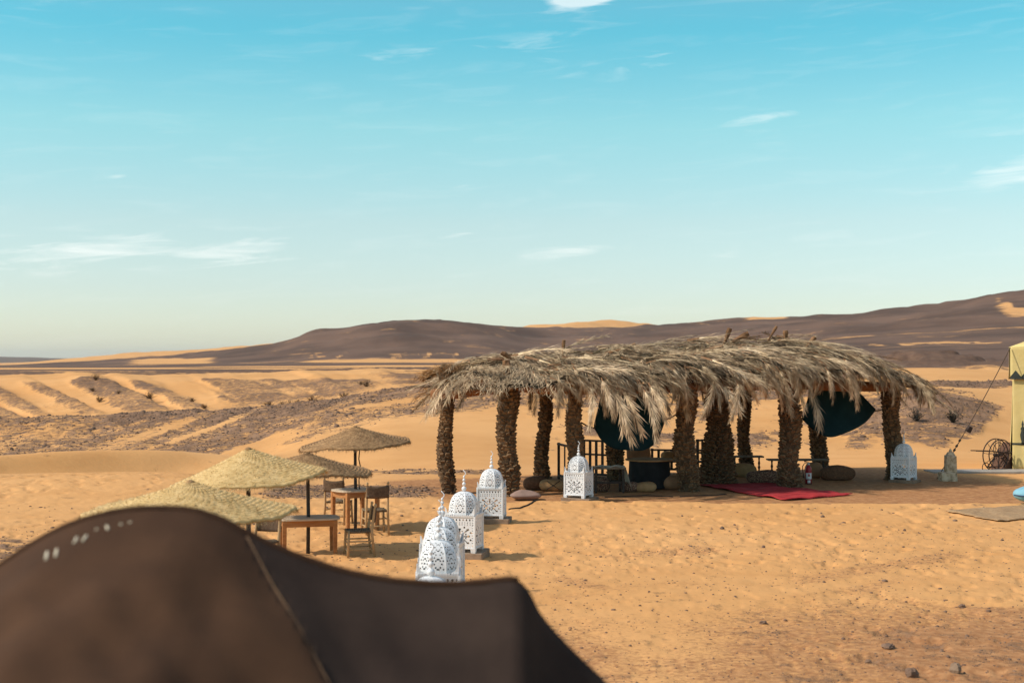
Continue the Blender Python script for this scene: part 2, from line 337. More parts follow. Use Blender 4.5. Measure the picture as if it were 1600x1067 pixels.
def prof_cols(px):
    """rows of apparent height for bearing px: (n, 5000)"""
    px = np.clip(px, KX[0], KX[-1]); k = np.clip(np.searchsorted(KX, px, side='right')-1, 0, len(KX)-2)
    h = (KX[k+1]-KX[k]).astype(float); t = ((px-KX[k])/h)
    a = 2*t**3-3*t*t+1; b = t**3-2*t*t+t; c = -2*t**3+3*t*t; d = t**3-t*t
    return a[:, None]*TAB[k]+(b*h)[:, None]*TAN[k]*.6+c[:, None]*TAB[k+1]+(d*h)[:, None]*TAN[k+1]*.6

# pavilion frame (used for its earth floor too)
PO = np.array([-.09, 34.2]); PA = np.array([.931, .365]); PB = np.array([-.365, .931])
def pav_local(X, Y):
    return (X-PO[0])*PA[0]+(Y-PO[1])*PA[1], (X-PO[0])*PB[0]+(Y-PO[1])*PB[1]

def lane(y, y0, y1, s):       # soft band between two rows
    return sst(y0-s, y0+s, y)*(1-sst(y1-s, y1+s, y))
def surface(X, Y, px, py, d):
    """height detail, stone cover and earth cover for ground points"""
    n6 = fbm(X/6, Y/6, 4, 3); n2 = fbm(X/1.6, Y/1.6, 4, 9); nf = fbm(px/42, np.log(d)*34, 4, 21); nn = fbm(px/9, np.log(d)*130, 3, 27)
    rock = np.zeros_like(X); dirt = np.zeros_like(X)
    near = 1-sst(36, 39, d)
    # --- the camp floor
    br = sst(865, 1000, py+100*(n6-.5)+(px-1250)*.06)*near
    patches = np.clip(br*.72+sst(.50, .68, n6)*.55*sst(845, 940, py), 0, 1)
    dirt = np.maximum(dirt, near*patches*sst(.30, .62, n2*.55+n6*.45+br*.18))
    for (x0, y0, x1, y1, w) in [(1090, 935, 1490, 868, 9), (1180, 965, 1420, 905, 10), (880, 930, 1230, 905, 9), (960, 865, 1110, 858, 7), (880, 905, 1000, 935, 8)]:
        t = np.clip(((px-x0)*(x1-x0)+(py-y0)*(y1-y0))/((x1-x0)**2+(y1-y0)**2), 0, 1)
        dist = np.abs(py-(y0+t*(y1-y0)))+np.maximum(0, np.abs(px-(x0+t*(x1-x0)))-2)*.3
        dirt = np.maximum(dirt, near*.55*(1-sst(w*.4, w*1.7, dist))*sst(.32, .62, n2))
    pool = 1-sst(.8, 1.15, np.hypot((px-1560)/150, (py-915)/33)+(n6-.5)*.8)      # clean blown sand
    dirt *= 1-pool*near
    rock = np.maximum(rock, near*br*.28*sst(.35, .6, n2)*(1-pool))
    rock = np.maximum(rock, near*.10)
    strip = lane(py, 757+6*(n6-.5), 778+10*(n6-.5), 4)*sst(365, 440, px)*(1-sst(640, 730, px))
    rock = np.maximum(rock, strip*.70)
    rock = np.maximum(rock, (1-sst(.7, 1.2, np.hypot((px-5)/75, (py-862)/26)+(n6-.5)*.6))*.6*near)
    rock = np.maximum(rock, lane(py, 734, 741, 2.5)*sst(520, 590, px+40*n6)*(1-sst(760, 840, px))*.72)
    a, b = pav_local(X, Y)
    wob = (n6-.5)*1.2
    fl = sst(-2.6, -1.6, a+wob)*(1-sst(12.3, 14.5, a+wob))*sst(31.75, 32.1, Y+wob*.25+.04*np.clip(a, 0, 12))*(1-sst(3.8, 5.2, b+wob))
    dirt = np.maximum(dirt, fl*.95)
    dirt = np.maximum(dirt, .8*lane(py, 772, 787, 4)*sst(660, 720, px)*(1-sst(800, 1000, px)))
    dirt = np.maximum(dirt, .85*lane(py, 748+4*(n2-.5), 770+6*(n2-.5), 4)*sst(1280, 1350, px)*near)
    # --- stony ridge behind the dunes
    yb = np.interp(px, [-300, 0, 200, 380, 470, 600, 700, 780, 860], [742, 735, 726, 712, 690, 655, 652, 636, 640])
    ridge = sst(55, 60, d)*(1-sst(104, 118, d))
    left = 1-sst(800, 870, px)
    cov = ridge*left*(1-sst(-8, 6, py-yb+14*(nf-.5)))
    q = py+.34*(px-300)
    streak = fbm(q/9, px/420, 3, 31)
    cov = cov*(1-sst(.56, .64, streak)*sst(120, 300, px)*(1-sst(400, 520, px)*.8)*sst(640, 668, py+(px-300)*.07)*.95)
    cov = cov*(1-.25*sst(.52, .64, fbm(q/9, px/300, 3, 33)))
    cov = cov*(1-.75*(1-sst(1.5, 4, np.abs(py-(655-(px-540)*.14)+16)))*sst(530, 560, px)*(1-sst(660, 720, px)))
    rock = np.maximum(rock, cov*np.clip(.66+.4*(n6-.5)+.22*(1-sst(0, 26, py-np.interp(px, [0, 240, 400, 620, 740], [657, 645, 639, 608, 594]))), 0, 1))
    # behind the pavilion: sand with stone clumps
    mid = sst(800, 860, px)*(1-sst(1330, 1400, px))*sst(50, 54, d)*(1-sst(110, 130, d))
    rock = np.maximum(rock, mid*(.12+.62*sst(.46, .60, nf*.6+n6*.4+.05*sst(660, 620, py))))
    # right-hand stony mound, gravel strip above it, clean dune above that
    md = np.hypot((px-1440)/128, (py-652)/47)+(nf-.5)*.5
    mr = (1-sst(.82, 1.06, md+.25*sst(1500, 1580, px)*sst(640, 680, py)))*sst(1300, 1360, px)*sst(50, 53, d)*(1-sst(76, 82, d))
    rock = np.maximum(rock, mr*(.52+.4*n6))
    rock = np.maximum(rock, .9*lane(py+3*(nf-.5), 598.5, 605.5, 1.3)*sst(1420, 1470, px+40*(nf-.5))*(1-sst(90, 92, d))*sst(72, 75, d))
    # --- valley floor and the escarpment streaked with stone
    rock = np.maximum(rock, sst(104, 112, d)*(1-sst(126, 134, d))*(.25+.35*nf))
    e = sst(124, 132, d)*(1-sst(166, 178, d))
    q2 = px-2.1*(py-590)
    st = fbm(q2/48+.5*nf, py/260, 2, 41)
    se = sst(.38, .52, st+.10*(nf-.5)+.05*(nn-.5))*sst(593, 598, py+8*(nf-.5))
    se = np.maximum(se*(1-sst(560, 640, px)), sst(540, 640, px)*(.45+.5*sst(.42, .55, nf)))
    rock = np.maximum(rock, e*se*(.40+.40*nf))
    # --- plains beyond
    pl = sst(172, 182, d)*(1-sst(780, 830, d))
    bands = fbm(px/520, py/3.2, 3, 51)
    bnd = sst(.44, .54, bands+.16*lane(py, 571.5, 579, 1.2)*(1-sst(300, 700, px)*.4)+.10*sst(760, 1000, px))
    bnd = bnd*(1-lane(py, 561.5, 566.5, .8)*sst(420, 520, px)*(1-sst(760, 840, px)))
    bnd = np.where(px > 1000, np.maximum(bnd, sst(1000, 1200, px)*sst(230, 260, d)*.95), bnd)
    rock = np.maximum(rock, pl*bnd*.93)
    # --- the far hills
    hl = sst(780, 830, d); h = np.ones_like(X)
    sl = sst(1240, 1300, d)*(1-sst(470, 560, px)); h *= 1-sl                       # left sand slope
    h *= 1-lane(py, 559, 569, 1)*lane(px, 205, 330, 25)*(1-sst(1150, 1200, d))*.9
    h *= 1-sst(1560, 1600, d)*sst(790, 830, px)*(1-sst(1040, 1090, px))
    h *= 1-sst(1300, 1340, d)*sst(1150, 1180, px)*(1-sst(1215, 1245, px))
    h *= 1-.85*sst(.56, .66, fbm(px/15+py/8, py/9, 3, 61))*lane(py, 549, 560, 4)*.6*sst(440, 520, px)*(1-sst(760, 900, px))
    h *= 1-.14*sst(.50, .72, fbm(px/60+py/14, py/9, 4, 66))*(1-sst(1100, 1300, px))
    h *= 1-.8*sst(.42, .55, fbm(px/50, py/9, 3, 68))*lane(py, 458, 492, 4)*sst(1540, 1585, px)
    rock = np.maximum(rock, hl*h)
    ln = sst(1300, 1400, px)*(1-sst(.4, 2.8, np.abs(py-538+(px-1330)*.012+4*(fbm(px/30, d*0, 3, 70)-.5))))*sst(.36, .58, fbm(px/24, py/6, 3, 71))*sst(200, 260, d)
    rock = np.where(d > 200, rock*(1-.75*ln), rock)
    rock = np.where(d > 5000, 1.0, rock)
    # --- relief
    z = np.zeros_like(X)
    foot = fbm(X/.26+1.5*n2, Y/.34+1.5*n6, 3, 5, .6); soft = fbm(X/2.6, Y/3.2, 3, 6)
    flat = near*(1-fl*.8)
    dent = fbm(X/.24+2*n2, Y/.36+2*n6, 2, 55, .5); tread = .25+.75*sst(.40, .58, n6+.04)
    z += flat*((soft-.5)*.05+(foot-.5)*.028-sst(.58, .74, dent)*.034*tread+sst(.40, .22, dent)*.010*tread)
    z -= fl*near*.05
    z += near*.05*np.exp(-((Y+wob*.25+.04*np.clip(a, 0, 12)-31.7)/.25)**2)*sst(-2, 0, a)*(1-sst(11, 13, a))
    dune = sst(39, 44, d)*(1-sst(180, 300, d))
    z += dune*(fbm(X/14, Y/14, 3, 7)-.5)*.22*sst(52, 58, d)*(1-rock*.3)
    z += dune*rock*(fbm(X/1.5, Y/1.5, 4, 8)-.45)*.55
    z += sst(120, 140, d)*(1-sst(170, 190, d))*(rock*.25+(st-.5)*1.0)
    hill = sst(800, 950, d)*(1-sst(4000, 6000, d))
    gul = np.abs(fbm(X/150, Y/150, 4, 12)-.5)
    z += hill*(gul*-38+3.5)*sst(560, 530, py+12)*.55
    z += hill*(fbm(X/40, Y/40, 3, 14)-.5)*5.0*sst(566, 552, py)
    z += sst(180, 220, d)*(1-sst(700, 780, d))*(fbm(X/25, Y/25, 4, 13)-.5)*.9*sst(1150, 1350, px)
    z += lane(d, 205, 235, 10)*sst(1360, 1400, px)*sst(.42, .60, fbm(X/9, Y/9, 4, 17))*2.0
    z += sst(6000, 8000, d)*(fbm(X/400, Y*0, 3, 15)-.5)*26
    return z, rock, dirt

def ground_base(X, Y, px=None):
    r = np.hypot(X, Y); d = np.maximum(Y, r*.8)
    return d

def build_ground():
    th = np.concatenate([np.linspace(-180, -24, 46)[:-1], np.linspace(-24, 24, 760), np.linspace(24, 180, 46)[1:]])*PI/180
    rr = np.concatenate([np.geomspace(.25, 12, 18)[:-1], np.linspace(12, 44, 300)[:-1], np.geomspace(44, 240, 300)[:-1], np.geomspace(240, 2600, 110)[:-1], np.geomspace(2600, 27000, 36)])
    nc, nr = len(th), len(rr)
    T, RR = np.meshgrid(th, rr, indexing='ij')
    X = RR*np.sin(T); Y = RR*np.cos(T)
    ca = np.abs(th)
    front = np.clip(ca, 0, R(26))
    pxc = 800+FPX*np.tan(np.sign(th)*front)
    back = sst(R(26), R(150), ca)
    cosd = np.cos(front)
    D = np.maximum(RR*cosd[:, None], .2)
    PXm = np.repeat(pxc[:, None], nr, 1)
    rows = prof_cols(pxc)
    shift = pchip([-420, -100, 60, 220, 360, 470, 560], [-7.5, -4.2, -2.0, .2, 1.7, 1.2, 0], np.clip(pxc, -420, 560))
    DQ = D-shift[:, None]*sst(39.5, 43, D)*(1-sst(53, 62, D))
    PY = np.empty_like(X)
    for i in range(nc):
        PY[i] = np.interp(np.log(np.maximum(DQ[i], 1)), LD, rows[i])
    PYf = np.where(D < 30, HOR+FPX*EYE/D, PY)
    Z = EYE+(HOR-PYf)/FPX*D
    Z = Z*(1-back[:, None]*.7)
    dz, rock, dirt = surface(X, Y, PXm, PYf, D)
    Z = Z+dz
    verts = np.stack([X, Y, Z], -1).reshape(-1, 3)
    i, j = np.meshgrid(np.arange(nc-1), np.arange(nr-1), indexing='ij')
    q = np.stack([i*nr+j, (i+1)*nr+j, (i+1)*nr+j+1, i*nr+j+1], -1).reshape(-1, 4)[:, ::-1]
    me_o = np_mesh('ground', verts, q, None, None, smooth=True)
    me = me_o.data
    for nm, arr in (('rock', rock), ('dirt', dirt), ('far', sst(50, 280, D))):
        at = me.attributes.new(nm, 'FLOAT', 'POINT'); at.data.foreach_set('value', arr.astype(np.float32).ravel())
    tag(me_o, 'orange desert sand with stony ridges, dunes and dark hills', None, None, 'structure')
    return me_o, (th, rr, Z, rock, dirt, PYf, PXm, D)

def ground_material():
    m = bpy.data.materials.new('desert_ground'); m.use_nodes = True
    nt = m.node_tree; N = nt.nodes; L = nt.links; b = N['Principled BSDF']
    b.inputs['Roughness'].default_value = .95; b.inputs['Specular IOR Level'].default_value = .1
    def attr(n):
        a = N.new('ShaderNodeAttribute'); a.attribute_name = n; return a.outputs['Fac']
    def noise(scale, det=6, rough=.6, vec=None, dist=0):
        n = N.new('ShaderNodeTexNoise'); n.inputs['Scale'].default_value = scale; n.inputs['Detail'].default_value = det
        n.inputs['Roughness'].default_value = rough; n.inputs['Distortion'].default_value = dist
        L.new(vec or tc.outputs['Object'], n.inputs['Vector']); return n.outputs[0]
    def ma(op, a, c, clamp=False):
        n = N.new('ShaderNodeMath'); n.operation = op; n.use_clamp = clamp
        for i, v in enumerate((a, c)):
            if isinstance(v, (int, float)): n.inputs[i].default_value = v
            else: L.new(v, n.inputs[i])
        return n.outputs[0]
    def mix(f, a, c):
        n = N.new('ShaderNodeMix'); n.data_type = 'RGBA'
        for i, v in ((0, f), (6, a), (7, c)):
            if isinstance(v, (tuple, float, int)): n.inputs[i].default_value = (*v, 1) if isinstance(v, tuple) else v
            else: L.new(v, n.inputs[i])
        return n.outputs[2]
    def step(x, lo, hi):
        n = N.new('ShaderNodeMapRange'); n.interpolation_type = 'SMOOTHSTEP'; L.new(x, n.inputs[0]); n.inputs[1].default_value = lo; n.inputs[2].default_value = hi; return n.outputs[0]
    tc = N.new('ShaderNodeTexCoord')
    rock, dirt, far = attr('rock'), attr('dirt'), attr('far')
    big = noise(.11, 5); medium = noise(.9, 5); fine = noise(7, 6, .65); grain = noise(60, 4)
    sand = mix(step(big, .35, .65), (.61, .308, .112), (.68, .360, .141))
    sand = mix(ma('MULTIPLY', step(medium, .45, .75), .35), sand, (.53, .245, .082))
    sand = mix(ma('MULTIPLY', step(grain, .5, .8), .16), sand, (.36, .19, .08))
    earth = mix(step(fine, .35, .7), (.33, .150, .062), (.49, .250, .110))
    stone_n = noise(2.2, 9, .66); stone_f = noise(.045, 12, .7)
    sn = N.new('ShaderNodeMix'); sn.data_type = 'FLOAT'; L.new(far, sn.inputs[0]); L.new(stone_n, sn.inputs[2]); L.new(stone_f, sn.inputs[3])
    sv = sn.outputs[0]
    cover = step(ma('ADD', ma('MULTIPLY', rock, .78), ma('MULTIPLY', ma('SUBTRACT', sv, .5), 1.9)), .22, .62)
    rc_near = mix(step(noise(1.1, 7, .7), .35, .65), (.12, .072, .047), (.31, .180, .105))
    rc_far = mix(step(noise(.012, 8, .6), .35, .65), (.094, .056, .040), (.172, .100, .068))
    rc = mix(far, rc_near, rc_far)
    col = mix(step(ma('ADD', dirt, ma('MULTIPLY', ma('SUBTRACT', noise(13, 7, .7), .5), 2.0)), .30, .85), sand, earth)
    col = mix(cover, col, rc)
    L.new(col, b.inputs['Base Color'])
    # fine relief: wind ripples, grains, stones
    mp = N.new('ShaderNodeMapping'); mp.inputs['Scale'].default_value = (1.2, 3.0, 1); mp.inputs['Rotation'].default_value = (0, 0, .5); L.new(tc.outputs['Object'], mp.inputs[0])
    rip = noise(2.4, 5, .6, mp.outputs[0], .6)
    hgt = ma('ADD', ma('MULTIPLY', rip, .5), ma('ADD', ma('MULTIPLY', fine, .35), ma('MULTIPLY', ma('MULTIPLY', sv, cover), 2.2)))
    bp = N.new('ShaderNodeBump'); bp.inputs['Strength'].default_value = .5; bp.inputs['Distance'].default_value = .06
    L.new(hgt, bp.inputs['Height']); L.new(bp.outputs[0], b.inputs['Normal'])
    return m
ground, GR = build_ground()
ground.data.materials.append(ground_material())

_th, _rr, _Z = GR[0], GR[1], GR[2]
def ground_z(x, y):
    t = math.atan2(x, y); r = math.hypot(x, y)
    i = int(np.clip(np.searchsorted(_th, t)-1, 0, len(_th)-2)); j = int(np.clip(np.searchsorted(_rr, r)-1, 0, len(_rr)-2))
    u = (t-_th[i])/(_th[i+1]-_th[i]); v = (r-_rr[j])/(_rr[j+1]-_rr[j])
    return float((_Z[i, j]*(1-v)+_Z[i, j+1]*v)*(1-u)+(_Z[i+1, j]*(1-v)+_Z[i+1, j+1]*v)*u)
def on(v, dz=0.0): return Vector((v.x, v.y, ground_z(v.x, v.y)+dz))

# ------------------------------------------------------------------ scattered stones (uncountable)
def build_stones(name, label, d0, d1, n, camp):
    th, rr, Z, rock, dirt, PY, PX, D = GR
    inside = (PX > -40) & (PX < 1640) & (D > d0) & (D < d1)
    ii, jj = np.nonzero(inside[:-1, :-1])
    dth = (th[1]-th[0])
    area = np.abs((th[ii+1]-th[ii])*rr[jj]*(rr[jj+1]-rr[jj]))
    w = np.clip(rock[ii, jj]-.12, 0, 1)**1.4+.03*(D[ii, jj] < 31)+.12*dirt[ii, jj]*(D[ii, jj] < 31)
    lodw = np.minimum(1, (36/np.maximum(D[ii, jj], 1))**.6)*(1+1.2*((D[ii, jj] > 30)&(D[ii, jj] < 38)))
    if camp: w = .10+dirt[ii, jj]*1.0+rock[ii, jj]*1.5; lodw = 1.0
    p = area*w*lodw; p /= p.sum()
    k = rng.choice(len(ii), n, p=p); i = ii[k]; j = jj[k]; u = rng.random(n); v = rng.random(n)
    t = th[i]+u*(th[i+1]-th[i]); r = rr[j]+v*(rr[j+1]-rr[j])
    z = (Z[i, j]*(1-v)+Z[i, j+1]*v)*(1-u)+(Z[i+1, j]*(1-v)+Z[i+1, j+1]*v)*u
    d = D[i, j]
    size = rng.lognormal(0, .5, n)*np.interp(d, [13, 24, 32, 45, 110], [.012, .016, .020, .022, .045])
    if camp: size *= .55
    size = np.minimum(size, np.interp(d, [13, 30, 60, 110], [.04, .06, .16, .34]))
    base = np.array([(0, 0, 1), (.894, 0, .447), (.276, .851, .447), (-.724, .526, .447), (-.724, -.526, .447), (.276, -.851, .447), (.724, .526, -.447), (-.276, .851, -.447), (-.894, 0, -.447), (-.276, -.851, -.447), (.724, -.526, -.447), (0, 0, -1)])
    tri = np.array([(0, 1, 2), (0, 2, 3), (0, 3, 4), (0, 4, 5), (0, 5, 1), (1, 6, 2), (2, 7, 3), (3, 8, 4), (4, 9, 5), (5, 10, 1), (6, 7, 2), (7, 8, 3), (8, 9, 4), (9, 10, 5), (10, 6, 1)])
    V = base[None]*rng.uniform(.6, 1.25, (n, 12, 1))
    V = V*np.stack([rng.uniform(.8, 1.4, n), rng.uniform(.7, 1.2, n), rng.uniform(.45, .85, n)], -1)[:, None, :]
    a = rng.random(n)*2*PI; c, s = np.cos(a)[:, None], np.sin(a)[:, None]
    V = np.stack([V[..., 0]*c-V[..., 1]*s, V[..., 0]*s+V[..., 1]*c, V[..., 2]], -1)*size[:, None, None]
    V += np.stack([r*np.sin(t), r*np.cos(t), z+size*.12], -1)[:, None, :]
    F = tri[None]+(np.arange(n)*12)[:, None, None]
    o = np_mesh(name, V.reshape(-1, 3), None, F.reshape(-1, 3), M['rock'])
    tag(o, label, 'stones', None, 'stuff')
build_stones('scattered_stones', 'dark brown stones strewn over the ridges and slopes', 26, 118, 42000, False)
build_stones('pebbles', 'small dark pebbles in the trodden camp sand', 13, 27, 9000, True)

# ------------------------------------------------------------------ haze
def build_haze():
    mb = MB(); mb.box((0, 0, 10), (60000, 60000, 330))
    m = bpy.data.materials.new('haze'); m.use_nodes = True; nt = m.node_tree
    for n in list(nt.nodes): nt.nodes.remove(n)
    out = nt.nodes.new('ShaderNodeOutputMaterial'); v = nt.nodes.new('ShaderNodeVolumePrincipled')
    v.inputs['Color'].default_value = (1.0, .97, .92, 1); v.inputs['Density'].default_value = HAZE; v.inputs['Anisotropy'].default_value = .3
    nt.links.new(v.outputs[0], out.inputs['Volume'])
    o = mb.build('haze', m); tag(o, 'thin pale desert haze over the plain', 'haze', None, 'stuff')
HAZE = 3.6e-5
build_haze()


# ------------------------------------------------------------------ palm pavilion
def pav(a, b, z=0.0): return Vector((PO[0]+PA[0]*a+PB[0]*b, PO[1]+PA[1]*a+PB[1]*b, z))
PAV_ANG = math.atan2(PA[1], PA[0])
RIDGE_B = 1.4
_ra = [-3, -1.8, -.6, .6, 2, 4, 6, 8, 9.3, 10.4, 11.4, 12.4, 13.2]
_rz = [2.2, 2.6, 3.02, 3.20, 3.30, 3.44, 3.56, 3.66, 3.58, 3.26, 2.80, 2.25, 1.9]
def roof_z(a, b):
    rz = np.interp(a, _ra, _rz); s = abs(b-RIDGE_B)/3.5
    return rz-(rz-2.28)*min(s, 1.4)**1.75*(.62 if rz > 2.28 else .3)-max(0, s-.85)*1.1+.07*math.sin(a*2.3+b)+.05*math.sin(a*5.1-b*2)
def roof_p(a, b, dz=0): return pav(a, b, roof_z(a, b)+dz)

pavilion = thing('palm_pavilion', 'open shelter of palm trunks under a shaggy dry palm-frond roof', 'pavilion', pav(5, 1, -.03))
pav_inv = Matrix.Translation(-pavilion.location)
def to_pav(o):
    o.parent = pavilion; o.matrix_parent_inverse = pav_inv; return o

def trunk(name, base, top, r0, r1, stub=0.0):
    """palm trunk: tapering core plus rows of cut leaf bases"""
    base = Vector(base); top = Vector(top); n = 16
    bend = Vector((random.uniform(-.06, .06), random.uniform(-.06, .06), 0))
    pts = []; rad = []
    for i in range(n+1):
        t = i/n; p = base.lerp(top, t)+bend*math.sin(PI*t)
        p.x += .035*math.sin(t*9+base.x*3); pts.append(p)
        rad.append((r0+(r1-r0)*t)*(1+.07*math.sin(t*11+base.x)+.05*math.sin(t*23+base.y))*(1+.16*max(0, .08-t)/.08))
    mb = MB(); mb.tube(pts, [r*.86 for r in rad], 14, wob=.04)
    core = mb.build(name, M['bark'], None, True); to_pav(core)
    sb = MB(); L = (top-base).length; rows = int(L/.078)
    for k in range(rows):
        t = (k+.5)/rows; q = t*n; i = min(int(q), n-1); p = pts[i].lerp(pts[i+1], q-i); r = rad[i]+(rad[i+1]-rad[i])*(q-i)
        m = max(7, int(2*PI*r/.155)); off = random.random()
        for j in range(m):
            if random.random() < .06: continue
            a = 2*PI*(j+off+random.uniform(-.22, .22))/m; u = Vector((math.cos(a), math.sin(a), 0)); w = Vector((-u.y, u.x, 0))
            h = random.uniform(.07, .125); wd = random.uniform(.05, .085); out = r*random.uniform(1.0, 1.13); zz = Vector((0, 0, 1))
            c = p+zz*random.uniform(-.02, .02)
            tilt = random.uniform(-.02, .02)
            v = [c+u*r*.80-w*wd, c+u*r*.80+w*wd, c+u*out+w*wd*.62+zz*(h*.75+tilt), c+u*out-w*wd*.62+zz*(h*.75-tilt),
                 c+u*(out-.045)+w*wd*.55+zz*(h+tilt), c+u*(out-.045)-w*wd*.55+zz*(h-tilt), c+u*r*.78+w*wd*.8+zz*h*.8, c+u*r*.78-w*wd*.8+zz*h*.8]
            sb.add(v, [(0, 1, 2, 3), (3, 2, 4, 5), (5, 4, 6, 7), (1, 6, 4, 2), (0, 3, 5, 7)])
    sc = sb.build('bark', M['bark_scale'], core); tag(sc, kind='stuff')
    return core

POSTS = [  # base pixel, lean at the top in pixels, distance, radii, top height
    (700, 767, 698, .205, .165, 3.0), (795, 771, 797, .255, .235, 2.78), (847, 749, 857, .215, .165, 2.75), (897, 772, 899, .215, .185, 2.55),
    (963, 752, 962, .26, .23, 2.9), (1076, 765, 1073, .275, .25, 2.65), (1125, 754, 1122, .46, .25, 3.0), (1166, 737, 1163, .20, .175, 2.75),
    (1233, 759, 1231, .285, .265, 2.65), (1281, 738, 1280, .255, .225, 2.75), (1396, 749, 1388, .225, .245, 2.45)]
post_top = []
for (px, py, tx, r0, r1, zt) in POSTS:
    g = G(px, py); t = Vector(((tx-800)/FPX*g.y, g.y, zt))
    trunk('post', (g.x, g.y, -.2), t, r0, r1); post_top.append(t)

def beam(a, b, r, sag=.04, name='beam', m='log'):
    a = Vector(a); b = Vector(b); n = 9
    pts = [a.lerp(b, i/n)+Vector((0, 0, -sag*math.sin(PI*i/n)+random.uniform(-.012, .012))) for i in range(n+1)]
    mb = MB(); mb.tube(pts, [r*(1+random.uniform(-.09, .09)) for _ in pts], 10, wob=.05)
    return to_pav(mb.build(name, M[m], None, True))
PT = post_top
def lift(v, dx=0, dz=0, dy=0): return Vector((v.x+dx, v.y+dy, dz))
beam(lift(PT[1], .35, 2.66, -.1), lift(PT[0], -.35, 2.36, -.1), .15)
beam(lift(PT[1], -.3, 2.62), lift(PT[3], .5, 2.50), .135)
beam(lift(PT[3], -.2, 2.50), lift(PT[5], .4, 2.56), .12)
beam(lift(PT[5], -.3, 2.58), lift(PT[8], .4, 2.60), .12)
beam(lift(PT[8], -.3, 2.60), lift(PT[10], .4, 2.48), .12)
beam(lift(PT[0], -.3, 2.40, .2), lift(PT[2], .4, 2.70), .11)
beam(lift(PT[2], -.3, 2.72), lift(PT[7], .4, 2.78), .11)
beam(lift(PT[7], -.3, 2.78), lift(PT[9], .6, 2.66), .11)
beam(lift(PT[9], -.3, 2.66), lift(PT[10], .3, 2.50, .4), .10)
beam(pav(-1.1, RIDGE_B, 2.86), pav(4.5, RIDGE_B, 3.28), .11, 0, 'ridge_pole'); beam(pav(4.3, RIDGE_B, 3.28), pav(10.2, RIDGE_B, 3.3), .11, -.15, 'ridge_pole')
for k in range(15):
    a = -1.2+k*.9
    for sgn in (-1, 1):
        b1 = RIDGE_B+sgn*2.9
        beam(pav(a+random.uniform(-.1, .1), RIDGE_B, roof_z(a, RIDGE_B)-.24), pav(a+random.uniform(-.2, .2), b1, roof_z(a, b1)-.16), .035, -.06, 'rafter', 'bark')

# woven mat under the fronds
def roof_mat():
    mb = MB()
    for dz in (-.06, -.14):
        def fn(u, v):
            a = -.75+u*11.9; b = -1.45+v*5.9
            # rounded plan at the far end
            e = max(0, a-10.6); b = RIDGE_B+(b-RIDGE_B)*(1-.10*e*e)
            f = max(0, -.4-a); b = RIDGE_B+(b-RIDGE_B)*(1-.18*f)
            j = .03*math.sin(a*13+b*7)
            return tuple(roof_p(a, b, dz+j))
        mb.grid(fn, 70, 34)
    return to_pav(mb.build('roof_mat', M['thatch_mat'], None, True))
roof_mat()

def frond_arrays(L, droop, nl, spread, dry, seed, butt=True):
    """one dry palm frond along +X, arching down: vertex and triangle arrays for leaflets, rachis"""
    r = np.random.default_rng(seed)
    g = np.linspace(0, 1.05, 60); ang = -droop*np.maximum(g-.08, 0)**.8
    cx = np.concatenate([[0], np.cumsum(np.cos(ang))[:-1]])*L*(g[1]-g[0]); cz = np.concatenate([[0], np.cumsum(np.sin(ang))[:-1]])*L*(g[1]-g[0])
    def rach(s): return np.stack([np.interp(s, g, cx), .05*L*np.sin(s*2.4+seed)*s, np.interp(s, g, cz)], -1)
    V = []; T = []; o = 0
    # rachis: three-sided tapering rib with a broad butt
    ss = np.linspace(0, 1, 11); c = rach(ss); wv = np.interp(ss, [0, .06, .14, .3, 1], [.064, .050, .034, .028, .007] if butt else [.024, .022, .020, .017, .004])
    for k in range(11):
        V += [c[k]+[0, wv[k], 0], c[k]+[0, -wv[k], 0], c[k]+[0, 0, wv[k]*.7]]
    for k in range(10):
        a = k*3; b = a+3
        for x, y in ((0, 2), (2, 1), (1, 0)): T += [(a+x, b+x, b+y), (a+x, b+y, a+y)]
    nr = len(T); o = len(V)
    for k in range(nl):
        s = .10+.9*(k+r.random()*.8)/nl; p = rach(np.array([s]))[0]; q = rach(np.array([min(s+.02, 1.02)]))[0]-rach(np.array([s-.02]))[0]; q = q/np.linalg.norm(q)
        for sd in (-1, 1):
            if r.random() < .22: continue
            ln = (.46*math.sin(PI*(.18+.75*s))**.6+.06)*r.uniform(.45, 1.2)*min(1, L/1.6)
            d = q*(1.0+.3*s)+np.array([0, sd*spread*r.uniform(.1, 1.35), r.uniform(-.34, .26)-.06*dry]); d /= np.linalg.norm(d)
            side = np.cross(d, [0, 0, 1]); side /= (np.linalg.norm(side)+1e-6); w = r.uniform(.0045, .0085)
            m1 = p+d*ln*.55; tip = p+d*ln+np.array([0, sd*.02, -ln*(.05+.16*dry*r.random())])
            V += [p+side*w*.6, p-side*w*.6, m1+side*w, m1-side*w, tip]
            T += [(o, o+1, o+3), (o, o+3, o+2), (o+2, o+3, o+4)]; o += 5
    return np.array(V), np.array(T), nr

